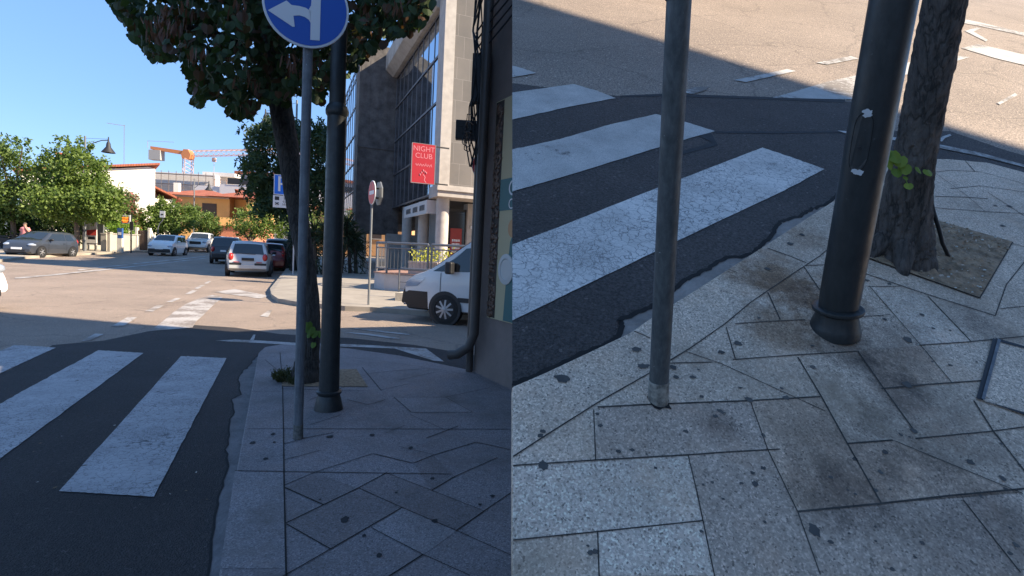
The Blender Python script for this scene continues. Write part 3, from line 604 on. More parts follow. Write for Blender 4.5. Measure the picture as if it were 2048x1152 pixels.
for y in (596,636):
    P=CAM+ray(667,y)*((B-CAM).dot(FW)-.085); mb=MB(); blot(mb,P,.012,.014,Vector((-P.x,-P.y,0)).normalized(),0,.004); mb.build('sticker_remnant',M_SWHITE,e)
# tree
B=G(612,762,.10); D0=(B-CAM).dot(FW)
e=empty('tree',B,'leaning dark trunked tree with round leaves and brown pods over the street corner','tree')
tr=[(610,770,30,0),(612,745,27,0),(616,715,22,0),(622,660,18,0),(621,600,17,0),(614,540,17,0),(604,480,18,0),(594,420,19,0),(585,360,20,0),(576,300,21,.05),(566,240,22,.1),(556,180,23,.1),(548,120,24,.1),(540,60,22,.1),(536,0,20,.2),(520,-120,18,.2),(500,-300,12,.3)]
pts=[CAM+ray(x,y)*(D0+dz) for x,y,r_,dz in tr]; rad=[r_/F_*D0 for x,y,r_,dz in tr]
fp,fr=fine(pts,rad,5)
mb=MB(); mb.tube(fp,fr,28,jit=.05)
def limb(a,pxs,r0):
    pts=[a]+[CAM+ray(x,y)*dd for x,y,dd in pxs]; fp,fr=fine(pts,[r0+(.02-r0)*i/(len(pts)-1) for i in range(len(pts))],4); mb.tube(fp,fr,10,jit=.08)
limb(pts[11],[(520,120,D0+.1),(460,80,D0-.3),(400,60,D0-.6),(320,40,D0-.9)],.07)
limb(pts[11],[(590,140,D0+.2),(660,100,D0+.6),(740,50,D0+.9),(810,20,D0+1.2)],.07)
limb(pts[12],[(500,60,D0+.6),(430,20,D0+1.2),(340,-20,D0+1.6)],.06)
limb(pts[13],[(600,10,D0-.5),(680,-60,D0-.8),(760,-120,D0-1)],.06)
limb(pts[12],[(560,60,D0-.9),(540,-40,D0-1.6)],.05)
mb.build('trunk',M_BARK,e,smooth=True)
mb=MB()
for x,y,s_ in ((615,652,9),(621,661,9),(628,668,8),(617,670,6),(640,668,7),(626,690,6),(612,660,5)):
    round_leaf(mb,CAM+ray(x,y)*(D0-.13),(-.2+random.uniform(-.4,.4),-1,random.uniform(0,.5)),s_/F_*D0)
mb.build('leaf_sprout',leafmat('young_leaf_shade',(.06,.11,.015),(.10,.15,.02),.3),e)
LB=[(190,-60),(222,16),(242,40),(262,75),(285,100),(300,128),(335,122),(360,128),(378,165),(384,208),(400,220),(414,196),(440,200),(455,232),(480,240),(508,238),(520,210),(545,205),(575,215),(590,195),(610,190),(640,212),(655,192),(668,152),(700,158),(722,128),(745,108),(770,92),(800,72),(830,72),(850,48),(862,20),(880,-40)]
FI=lambda *a: float(np.interp(*a))
lbx=[a for a,b in LB]; lby=[b for a,b in LB]
M_NLEAF=leafmat('round_leaf',(.022,.040,.013),(.055,.080,.028),.2,(.08,.040,.02)); M_POD=leafmat('brown_pod',(.08,.032,.018),(.15,.065,.035),.15)
mb=MB()
def clump(x,y,dd,n,spread):
    c=CAM+ray(x,y)*dd
    for i in range(n):
        p=c+Vector(rng.normal(0,spread,3)); q_=p-CAM; z_=q_.dot(FW); xx=1024+F_*q_.dot(RT)/z_; yy=576-F_*q_.dot(UP)/z_
        if yy>FI(xx,lbx,lby)-2 or xx<185 or xx>885 or (z_<4.6 and 500<xx<720): continue
        nrm=Vector((random.uniform(-1,1),random.uniform(-1.3,.4),random.uniform(-.3,.9)))
        round_leaf(mb,p,nrm,random.uniform(.027,.046),0)
k=0
while k<1000:
    x=random.uniform(200,880); lim=FI(x,lbx,lby); y=random.uniform(-420,lim-4) if k%3 else lim-random.uniform(2,40)
    dense=.25+.75*min(1,max(0,(lim-y)/110))
    clump(x,y,D0+random.uniform(-1.5,1.7),int(17*dense)+4,.16); k+=1
for x,y,n in ((405,215,14),(410,205,10),(462,228,12),(490,234,14),(380,185,10),(248,22,10),(258,58,12),(300,112,12),(655,180,10),(640,205,10),(730,112,12),(790,68,10),(832,60,12),(852,30,10),(385,205,10),(575,160,20),(540,190,16),(600,170,14),(520,170,18)): clump(x,y,D0-.5,n,.10)
mb.build('foliage',M_NLEAF,e)
mb=MB()
for i in range(85):
    x=random.choice((random.gauss(440,45),random.gauss(600,60),random.gauss(700,30),random.gauss(330,30))); lim=FI(x,lbx,lby); y=min(random.uniform(0,170),lim-75)
    if 515<x<712 and y<115: continue
    c=CAM+ray(x,y)*(D0+random.uniform(-1.9,.6))
    for j in range(9):
        p=c+Vector((random.gauss(0,.04),random.gauss(0,.05),random.gauss(0,.03))); L_=random.uniform(.07,.12); a_=Vector((random.uniform(-1,1),random.uniform(-1,1),0)).normalized()*.009
        dn=Vector((random.uniform(-.3,.3),random.uniform(-.3,.3),-1)).normalized()*L_; mb.add([p,p+a_+dn*.3,p+a_*.8+dn*.8,p+dn,p-a_*.8+dn*.8,p-a_+dn*.3],[(0,1,2,3,4,5)])
tag(mb.build('seed_pods',M_POD,e),kind='stuff')
mb=MB(); c=G(575,762,.10); weed(mb,c,120,.17,Vector((0,0,1))); c2=G(560,758,.10); weed(mb,c2,90,.13,Vector((0,0,1))); c3=G(592,768,.10); weed(mb,c3,70,.12,Vector((0,0,1)))
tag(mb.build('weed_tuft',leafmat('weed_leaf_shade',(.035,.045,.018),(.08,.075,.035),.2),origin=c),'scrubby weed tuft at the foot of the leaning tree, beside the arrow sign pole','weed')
# tree pit kerb frame
# ================================================================ tall building on the right of the left street
A=D(877,389,22); A.z=.12
bt=local(empty('office_building',A,'tall grey tiled office building with blue glass facade and concrete piers across the side street','building',rotz=YAW))
g=NG('grey_wall_tile'); br=g.N.nodes.new('ShaderNodeTexBrick'); mp=g.N.nodes.new('ShaderNodeMapping'); mp.inputs['Rotation'].default_value=(R(90),0,0); g.L(g.tc,mp.inputs[0]); g.L(mp.outputs[0],br.inputs['Vector'])
br.offset=.5; br.inputs['Scale'].default_value=1; br.inputs['Brick Width'].default_value=.55; br.inputs['Row Height'].default_value=.85; br.inputs['Mortar Size'].default_value=.006
br.inputs['Color1'].default_value=(.105,.097,.092,1); br.inputs['Color2'].default_value=(.135,.125,.118,1); br.inputs['Mortar'].default_value=(.20,.185,.175,1); br.inputs['Bias'].default_value=-.2
c=g.mix(g.ramp(g.noise(.5,5,.6),[(.35,0),(.65,1)]),br.outputs[0],g.mix(1.0,br.outputs[0],(1.35,1.3,1.25),'MULTIPLY')); M_TILE=g.fin(c,.8)
M_MULL=mat('mullion',(.13,.12,.12),.5,.3)
zb=3.83
mb=MB(); mb.box((.42,-.02,zb+.35),(16,1.1,18)); mb.build('tiled_wall',M_TILE,bt)
mb=MB(); mb.box((-.02,-.05,zb+.35),(.42,.9,18.02)); mb.build('corner_pilaster',M_STONE,bt)
mb=MB(); mb.box((-.08,-.16,zb-.12),(16.1,1.3,zb+.35)); mb.box((-.12,-.25,zb+.12),(16.1,-.16,zb+.28)); mb.build('stone_band',M_STONE,bt)
mb=MB(); mb.box((.5,1.1,zb),(16,28,11.6)); mb.build('core_wall',M_WALLD,bt)
mb=MB(); mb.prism([(-.12,.9,11.55),(-.55,.9,11.9),(-.55,.9,12.75),(.3,.9,13.0),(3,.9,13.0),(3,.9,11.55)],(0,10.6,0)); mb.build('parapet_beam',M_BEAM,bt)
def curtain(name_par,x,y0,y1,z0,z1,dy,rows,first=0):
    mb=MB(); mb.box((x,y0,z0),(x+.05,y1,z1)); gl=mb.build('glass_facade',M_GLASS,bt)
    mb=MB(); y=y0
    n=int(round((y1-y0)/dy))
    for i in range(n+1): 
        yy=y0+(y1-y0)*i/n; mb.box((x-.022,yy-.025,z0),(x-.002,yy+.025,z1))
    for z in rows: mb.box((x-.045,y0,z-.045),(x-.024,y1,z+.045))
    mb.build('mullions',M_MULL,gl)
curtain('a',.12,.95,10.9,zb+.05,11.55,1.17,[zb+.1,5.85,7.8,9.75,11.5])
mb=MB(); mb.prism([(-2.0,11,2.9),(-1.55,11,2.35),(.5,11,2.35),(.5,11,13.2),(-1.0,11,13.2),(-2.0,11,12.7)],(0,1.6,0))
for k in range(5): mb.box((-1.9+k*.5,10.985,3.4),(-1.87+k*.5,11.0,12.3))
mb.box((-2.03,10.95,7.3),(.5,10.99,7.42))
mb.build('concrete_pier',M_CONCR,bt)
curtain('b',-1.75,12.65,27,3.2,13,1.3,[3.3,5.1,6.9,8.7,10.5,12.3,12.9])
mb=MB(); mb.box((-1.69,12.65,3.1),(4,27,13.2)); mb.build('rear_block',M_WALLD,bt)
# ground floor
M_COL=mat('column_stone',(.42,.39,.36),.85,var=.2,vscale=2)
for x,y in ((.35,.55),(.45,4.3),(.45,8.2),(-1.2,14.0),(-1.2,18.5)):
    mb=MB(); mb.lathe((x,y,0),(0,0,1),[(.27,0),(.27,zb if y<10 else 3.15)],24); mb.build('column',M_COL,bt,smooth=True)
mb=MB(); mb.box((1.85,1.75,0),(6,2.4,zb-.14)); mb.box((1.5,5.2,0),(1.8,10.9,zb-.02)); mb.box((-.2,10.9,0),(1.8,11.4,2.4)); mb.build('ground_floor_wall',M_STONE,bt)
mb=MB(); mb.box((.9,1.95,.4),(1.84,2.0,3.3)); mb.box((1.45,2.1,.4),(1.49,5.2,3.3)); mb.build('shop_window',M_DGLASS,bt)
mb=MB(); mb.box((.85,1.93,3.3),(1.84,2.05,3.42)); mb.box((.85,1.93,.3),(.92,2.05,3.3)); mb.build('window_frame',M_BLACK,bt)
mb=MB(); mb.box((1.12,1.90,.8),(1.66,1.935,2.55)); pz=mb.build('red_window_poster',mat('poster_red',(.26,.028,.02),.6),bt)
mb=MB()
greek(mb,(1.39,1.893,1.75),(1,0,0),(0,0,1),.36,.10,4)
mb.build('poster_text',M_SWHITE,pz)
mb=MB(); mb.box((1.41,2.6,.7),(1.445,3.9,2.3)); mb.box((1.41,4.1,.9),(1.445,4.9,2.2)); mb.build('grey_window_poster',mat('poster_grey',(.20,.19,.19),.7),bt)
mb=MB()
greek(mb,(1.405,3.25,1.55),(0,-1,0),(0,0,1),.9,.13,4)
mb.build('poster_text',M_SWHITE,pz)
mb=MB(); mb.box((2.75,1.70,2.05),(3.35,1.745,2.75)); pq=mb.build('plaque',M_WHITE,bt)
mb=MB(); greek(mb,(3.05,1.694,2.4),(1,0,0),(0,0,1),.36,.06,2); mb.build('plaque_text',M_IRON,pq)
mb=MB(); mb.box((2.0,1.69,2.55),(2.1,1.745,2.7)); mb.build('intercom',M_SWHITE,bt)
mb=MB(); mb.ell((3.3,1.55,3.35),.14,.14,.1); mb.bar((3.3,1.55,3.35),(3.3,1.75,3.5),.05); mb.build('wall_lamp',M_SWHITE,bt,smooth=True)
# shop fascia
mb=MB(); mb.box((-.25,.9,3.05),(-.17,5.6,3.62)); mb.box((-.17,.9,3.05),(.3,.95,3.62)); fs=mb.build('shop_fascia',mat('fascia_white',(.50,.50,.50),.5),bt)
mb=MB()
for y in (4.6,3.1,1.75): greek(mb,(-.256,y,3.33),(0,-1,0),(0,0,1),1.0,.24,1)
mb.build('fascia_text',M_IRON,fs)
# red blade sign
P=D(846,328,20.6); ctr=P.copy()
nrm=-DV
sg=empty('red_blade_sign',ctr,'red hanging blade sign with pale outlined lettering on the glass facade','sign')
M_NRED=mat('night_red',(.33,.008,.020),.45); M_NPINK=mat('night_pink',(.50,.16,.19),.5)
hw,hh=.45,.74
def bp(x,z,f): return ctr+RV*x+Vector((0,0,z))+nrm*f
mb=MB(); mb.prism([bp(-hw,-hh,.09),bp(hw,-hh,.09),bp(hw,hh,.09),bp(-hw,hh,.09)],-nrm*.18); mb.build('sign_box',M_NRED,sg)
mb=MB(); mb.strip([bp(-hw,-hh,.09),bp(hw,-hh,.09),bp(hw,hh,.09),bp(-hw,hh,.09),bp(-hw,-hh,.09)],.03,nrm,.003); mb.build('sign_frame',M_SIGNG,sg)
mb=MB(); mb.text('NIGHT',bp(0,.54,.094),RV,(0,0,1),.27); mb.text('CLUB',bp(0,.28,.094),RV,(0,0,1),.27); mb.strip([bp(-.32+.64*i/22,-.06+.05*math.sin(i*1.9)*(1.6 if i%7==0 else 1),.094) for i in range(23)],.022,nrm)
for i in range(5): mb.ell(bp(-.12+.06*i,-.30-.06*abs(i-2)+.02*i,.094),.025,.025,.05,8,4)
mb.strip([bp(.0,-.40,.094),bp(.08,-.5,.094),bp(.05,-.62,.094),bp(.12,-.7,.094)],.03,nrm,.001); mb.build('sign_lettering',M_NPINK,sg)
for z in (.7,-.7): MB().bar(bp(hw,z,0),bp(hw+.55,z,0),.05).build('bracket',M_IRON,sg)
# ---- terrace: ramp wall, railing, planters
tz=.62
TR=local(empty('terrace',A,'raised paved terrace with low pale wall and ramp in front of the office building','terrace',rotz=YAW))
def loc(px,Y): 
    q=GD(px,Y); q=q-A; c_,s_=math.cos(-YAW),math.sin(-YAW); return (q.x*c_-q.y*s_, q.x*s_+q.y*c_)
ra=loc(742,18.3); rb=loc(985,17.0)
mb=MB(); q0=Vector((ra[0],ra[1],0)); q1=Vector((rb[0],rb[1],0)); dd=(q1-q0).normalized(); nn_=Vector((-dd.y,dd.x,0))
cv=[q0+nn_*3.2-dd*.6,q0+nn_*1.6-dd*.5,q0+nn_*.5-dd*.2,q0+dd*.5]
base=cv+[q1,q1+nn_*4.2]
mb.prism([p+Vector((0,0,tz)) for p in base],(0,0,-tz-.1)); mb.build('terrace_wall',mat('terrace_plaster',(.46,.41,.39),.85,var=.12,vscale=2),TR)
mb=MB(); mb.prism([p+Vector((0,0,tz+.03)) for p in [b+ (b-(q0+q1)/2-nn_*2).normalized()*.05 for b in base]],(0,0,-.027)); mb.build('terrace_paving',M_RED,TR)
rl=empty('railing',A,'grey tubular metal railing with thin balusters along the terrace edge','railing',rotz=YAW); local(rl)
M_RAIL=mat('railing_grey',(.15,.155,.17),.45,.4)
z0=tz+.03
segs=[(cv[1]+Vector((0,0,0)),cv[2]),(cv[2],cv[3]),(cv[3],q0.lerp(q1,.46)),(q0.lerp(q1,.49),q1)]
mb=MB();mt=MB()
for a,b in segs:
    ins=nn_*.12
    a=a+ins;b=b+ins
    mt.tube([a+Vector((0,0,z0+1.02)),b+Vector((0,0,z0+1.02))],.045,10); mb.tube([a+Vector((0,0,z0+.86)),b+Vector((0,0,z0+.86))],.022,8); mb.tube([a+Vector((0,0,z0+.14)),b+Vector((0,0,z0+.14))],.022,8)
    L_=(b-a).length; n=max(1,int(L_/.13))
    for i in range(1,n): p=a.lerp(b,i/n); mb.bar(p+Vector((0,0,z0+.14)),p+Vector((0,0,z0+.86)),.016)
mt.build('top_rail',M_RAIL,rl,smooth=True); mb.build('balusters',M_RAIL,rl)
for p in (cv[1],cv[2],cv[3],q0.lerp(q1,.46),q0.lerp(q1,.49),q1):
    MB().tube([p+nn_*.12+Vector((0,0,z0-.02)),p+nn_*.12+Vector((0,0,z0+1.02))],.04,10).build('post',M_RAIL,rl,smooth=True)
# small hoop barrier on the pavement
hp=GD(797,15.9,.12); h2=GD(965,15.6,.12); hb=empty('hoop_barrier',hp,'low grey metal hoop barrier with three bars behind the white van','barrier')
up=Vector((0,0,1)); mb=MB(); mb.tube([hp,hp+up*.85,hp+up*.9+(h2-hp).normalized()*.05,h2+up*.9,h2],.028,8)
for z in (.3,.5,.7): mb.tube([hp+up*z,h2+up*z],.016,6)
mb.build('hoop',M_RAIL,hb,smooth=True)
# planters with yellow green shrubs
M_YG=leafmat('planter_leaf',(.22,.26,.035),(.42,.40,.07),.35); M_PLANT=mat('planter_pink',(.52,.42,.38),.8,var=.1)
for k,(t0,t1,lab) in enumerate(((.27,.52,'long pinkish planter of yellow green shrubs behind the railing, nearest the no entry sign'),(.55,.95,'pinkish planter of yellow green shrubs behind the railing, above the van bonnet'))):
    a=q0.lerp(q1,t0)+nn_*.35; b=q0.lerp(q1,t1)+nn_*.35
    wo=lambda v: A+Vector((v.x*math.cos(YAW)-v.y*math.sin(YAW),v.x*math.sin(YAW)+v.y*math.cos(YAW),v.z))
    e=empty('planter',wo(a+up*z0),lab,'planter','planters on the terrace'); w2=(wo(b)-wo(a)).normalized(); wn=Vector((-w2.y,w2.x,0))
    pa,pb=wo(a+up*z0),wo(b+up*z0)
    mb=MB(); mb.prism([pa+wn*0,pb,pb+wn*.5,pa+wn*.5],up*.42); mb.prism([pa-wn*.03+up*.38,pb-wn*.03+up*.38,pb+wn*.53+up*.38,pa+wn*.53+up*.38],up*.06); mb.build('planter_box',M_PLANT,e)
    mb=MB(); n=int((pb-pa).length*150)
    for i in range(n):
        p=pa.lerp(pb,random.random())+wn*random.uniform(0,.5)+up*(.42+random.betavariate(1.4,1.8)*.50); q_=Vector((random.uniform(-1,1),random.uniform(-1,1),random.uniform(-.2,1))).normalized(); o_=q_.orthogonal().normalized()
        s_=random.uniform(.05,.09); mb.add([p,p+o_*s_*.45+q_*s_*.7,p+q_*s_*1.6,p-o_*s_*.45+q_*s_*.7],[(0,1,2,3)])
    mb.build('shrubs',M_YG,e)
# pavement wall strip
mb=MB(); ps=[G(790,603,.12),G(960,612,.12),G(1100,640,.12)]; bk=[p+Vector((.2,1.3,0)) for p in ps[::-1]]
mb.prism([p+up*.25 for p in ps+bk],(0,0,-.27)); tag(mb.build('stone_kerb_wall',mat('crazy_stone',(.42,.37,.30),.9,var=.3,vscale=5)),'low pale stone retaining wall at the foot of the terrace, behind the van','wall')
# no entry sign (edge on) with grey plate
B=G(737,610,.12); e=empty('no_entry_sign',B,'thin grey pole carrying a red no entry disc seen nearly edge on','road sign')
mb=MB(); mb.tube([B,B+up*3.15],.03,12); mb.build('pole',M_SIGNG,e,smooth=True)
def roadsign(par,c,nrm,r_,name='sign_disc',n=32,matf=None,bar=True):
    nrm=nrm.normalized(); ax=up.cross(nrm).normalized()
    mb=MB(); mb.lathe(c-nrm*.01,nrm,[(r_,0),(r_,.02),(r_*.99,.021)],n,1); mb.poly([c+nrm*.013+(ax*math.cos(2*math.pi*i/n)+up*math.sin(2*math.pi*i/n))*r_*.95 for i in range(n)],0)
    if bar: mb.poly([c+nrm*.016+ax*x*r_+up*z*r_ for x,z in ((-.68,-.16),(.68,-.16),(.68,.16),(-.68,.16))],1)
    return mb.build(name,matf or [M_SRED,M_SWHITE],par)
c=B+up*2.85; v=(CAM-c); v.z=0; v.normalize(); sd_=Vector((-v.y,v.x,0))
roadsign(e,c-sd_*.0+ v*.05 ,(v*.27-sd_*.96),.30)
n2=(v*.27-sd_*.96)*-1; n2.normalize(); ax=up.cross(n2); cc=c+n2*.16
mb=MB(); oc=[cc+(ax*math.cos(2*math.pi*(i+.5)/8)+up*math.sin(2*math.pi*(i+.5)/8))*.31 for i in range(8)]; mb.prism(oc,n2*.03); mb.build('octagon_plate',M_SIGNG,e)
for z in (.12,-.12): MB().bar(c+up*z,cc+up*z,.04).build('clamp_arm',M_IRON,e)
# parking sign
B=GD(586,24.0,.12); e=empty('parking_sign',B,'white pole with bent arm holding blue parking sign and white hours plate','road sign')
mb=MB(); mb.tube([B,B+up*2.7,B+up*2.95-RV*.12,B+up*3.2-RV*.42,B+up*3.45-RV*.45,B+up*5.3-RV*.45],.035,10); mb.build('pole',mat('pale_pole',(.45,.45,.47),.4,.3),e,smooth=True)
c=D(566,370,23.8); nrm=Vector((-c.x,-c.y,0)).normalized(); ax=up.cross(nrm)
def sq(mb,x0,x1,z0,z1,f,mi=0): mb.poly([c+ax*x+up*z+nrm*f for x,z in ((x0,z0),(x1,z0),(x1,z1),(x0,z1))],mi)
mb=MB(); mb.prism([c+ax*x+up*z for x,z in ((-.37,-.44),(.50,-.44),(.50,.44),(-.37,.44))],nrm*.02,1); sq(mb,-.34,.47,-.41,.41,.024,0); ps_=mb.build('sign_panel',[mat('parking_blue',(.012,.14,.62),.4),M_SWHITE],e)
mb=MB(); mb.text('P',c-ax*.02+nrm*.028,ax,up,.95); mb.build('letter',M_SWHITE,ps_)
mb=MB(); mb.prism([c+ax*x+up*z for x,z in ((-.39,-1.0),(.55,-1.0),(.55,-.47),(-.39,-.47))],nrm*.02); hp_=mb.build('hours_plate',M_SWHITE,e)
mb=MB(); mb.text('1 ora',c+ax*.22-up*.60+nrm*.024,ax,up,.17); mb.text('9.00 - 1',c+ax*.2-up*.74+nrm*.024,ax,up,.13); mb.text('16.00 - 2',c+ax*.2-up*.86+nrm*.024,ax,up,.13); sq(mb,-.32,-.14,-.68,-.52,.024); mb.bar(c-ax*.3-up*.78+nrm*.026,c-ax*.16-up*.88+nrm*.026,.03); mb.bar(c-ax*.16-up*.78+nrm*.026,c-ax*.3-up*.88+nrm*.026,.03); mb.build('plate_text',M_IRON,hp_)
# ================================================================ corner building with drainpipes at the right edge of the left street
CB=G(947,743,.10); wd_=(G(1016,776,.10)-CB).normalized(); wn_=Vector((wd_.y,-wd_.x,0)); wn_=wn_ if wn_.x>0 else -wn_
cbd=empty('corner_building',CB,'brown plastered corner building with drainpipes at the right edge of the street view','building')
mb=MB(); mb.prism([CB,CB+wd_*1.9,CB+Vector((2.2,-.3,0)),CB+Vector((4.5,.8,0)),CB+Vector((4.5,1.1,0))],up*8); mb.build('wall',mat('brown_plaster',(.20,.155,.135),.9,var=.2,vscale=2,bump=.3,bscale=60),cbd)
def wp(s,z,f=0): return CB+wd_*s+up*z-wn_*f
M_PIPE=mat('pipe_brown',(.075,.062,.055),.5,.2,var=.15)
mb=MB(); mb.tube([wp(-.02,-.0,.05),wp(-.02,3.4,.05)],.045,14); mb.build('thin_pipe',M_PIPE,cbd,smooth=True)
mb=MB(); mb.tube([wp(-.02,.22,.33),wp(.06,.24,.26),wp(.16,.34,.16),wp(.19,.5,.11),wp(.19,8,.11)],.058,16)
for z in (.95,2.3,3.5,4.6): mb.lathe(wp(.19,z,.11),up,[(.06,0),(.06,.06)],16)
mb.build('drainpipe',M_PIPE,cbd,smooth=True)
mb=MB(); mb.box((-.08,-.08,0),(.08,.08,.55),0,Matrix.Translation(wp(-.0,3.25,.10))); mb.build('junction_box',M_IRON,cbd)
mb=MB()
for k in range(9):
    p=[wp(random.uniform(-.1,.2),z,.14+random.uniform(-.04,.07)) for z in (2.5,2.8,3.2,3.6,4.1,4.6)]; 
    mb.tube(p,.009,5)
for k in range(5):
    cc=wp(-.02,2.75+.06*k,.2); rr=random.uniform(.08,.16); mb.tube([cc-wd_*.0+(wd_*math.cos(t)+up*math.sin(t))*rr+wn_*.02*math.sin(3*t) for t in [i*.55 for i in range(11)]],.006,5)
for k in range(4): mb.tube([wp(-.02,3.75+.1*k,.16),wp(.3,3.9+.12*k,.1),wp(1.2,4.2+.1*k,.05)],.010,5)
mb.build('cables',M_BLACK,cbd)
# coffee poster
po=empty('wall_poster',wp(.3,1,.02),'cream and teal coffee shop wall poster with bean border beside the drainpipe','poster')
M_CREAM=mat('poster_cream',(.44,.37,.22),.6); M_TEAL=mat('poster_teal',(.018,.115,.12),.55); M_BEAN=mat('bean_brown',(.085,.040,.022),.45,var=.4,vscale=30)
def pq_(s0,s1,z0,z1,f,mb,mi=0): mb.poly([wp(s,z,f) for s,z in ((s0,z0),(s1,z0),(s1,z1),(s0,z1))],mi)
mb=MB(); mb.prism([wp(s,z,.003) for s,z in ((.33,.72),(1.7,.72),(1.7,3.2),(.33,3.2))],-wn_*.02); mb.build('panel',M_CREAM,po)
mb=MB(); pq_(.52,1.7,1.95,2.30,.027,mb); mb.poly([wp(s,z,.027) for s,z in ((.72,.73),(1.65,.73),(1.5,1.5),(1.0,1.94),(.80,1.6),(.75,1.2))]); mb.build('teal_band',M_TEAL,po)
mb=MB()
pq_(.335,.52,.73,3.19,.024,mb,1)
for i in range(240):
    P=wp(random.uniform(.345,.50),random.uniform(.75,3.15),.027); a=random.uniform(0,3.1); M_=Matrix((( *(wd_*math.cos(a)+up*math.sin(a)),),(*(-wd_*math.sin(a)+up*math.cos(a)),),(*wn_,))).transposed()
    mb.ell(P,.035,.022,.012,7,4,0,M_)
tag(mb.build('bean_border',[M_BEAN,mat('bean_dark',(.02,.010,.007),.6)],po),kind='stuff')
mb=MB(); mb.text('G',wp(.80,2.18,.031),wd_,up,.24); mb.text('Cl',wp(.80,2.01,.031),wd_,up,.16); mb.build('lettering',M_SWHITE,po)
mb=MB(); mb.lathe(wp(.74,1.30,.022),-wn_,[(.17,0),(.17,.014),(.12,.02),(.11,.012)],28); mb.build('plate_print',mat('print_white',(.5,.49,.47),.5),po)
mb=MB(); mb.lathe(wp(.85,1.75,.022),-wn_,[(.10,0),(.10,.012)],20); mb.build('cup_print',mat('print_orange',(.45,.22,.08),.5),po)
# box sign and no entry disc on the corner
c=D(944,260,7.15); nrm=Vector((-c.x,-c.y,0)).normalized(); ax=up.cross(nrm)
e=empty('box_sign',c,'dark rectangular hanging box sign seen from its back beside the drainpipe','sign')
mb=MB(); mb.prism([c+ax*x+up*z for x,z in ((-.215,-.125),(.33,-.125),(.33,.125),(-.215,.125))],-nrm*.12); mb.build('sign_box',M_BLACK,e,bevel=.012)
mb=MB()
for z in (-.05,.04): mb.bar(c+ax*-.17+up*z+nrm*.004,c+ax*.3+up*z+nrm*.004,.008)
mb.bar(c+ax*.33-nrm*.06,c+ax*.42-nrm*.06,.04); mb.build('bracket',M_IRON,e)
c=D(973,332,7.3); e=empty('no_entry_disc',c,'red and white no entry disc half hidden behind the drainpipe','road sign')
roadsign(e,c,Vector((-c.x-.3,-c.y,0)),.20); mb=MB(); mb.bar(c-ax*0-nrm*.02,c+ax*.3-nrm*.05,.03); mb.build('bracket',M_IRON,e)
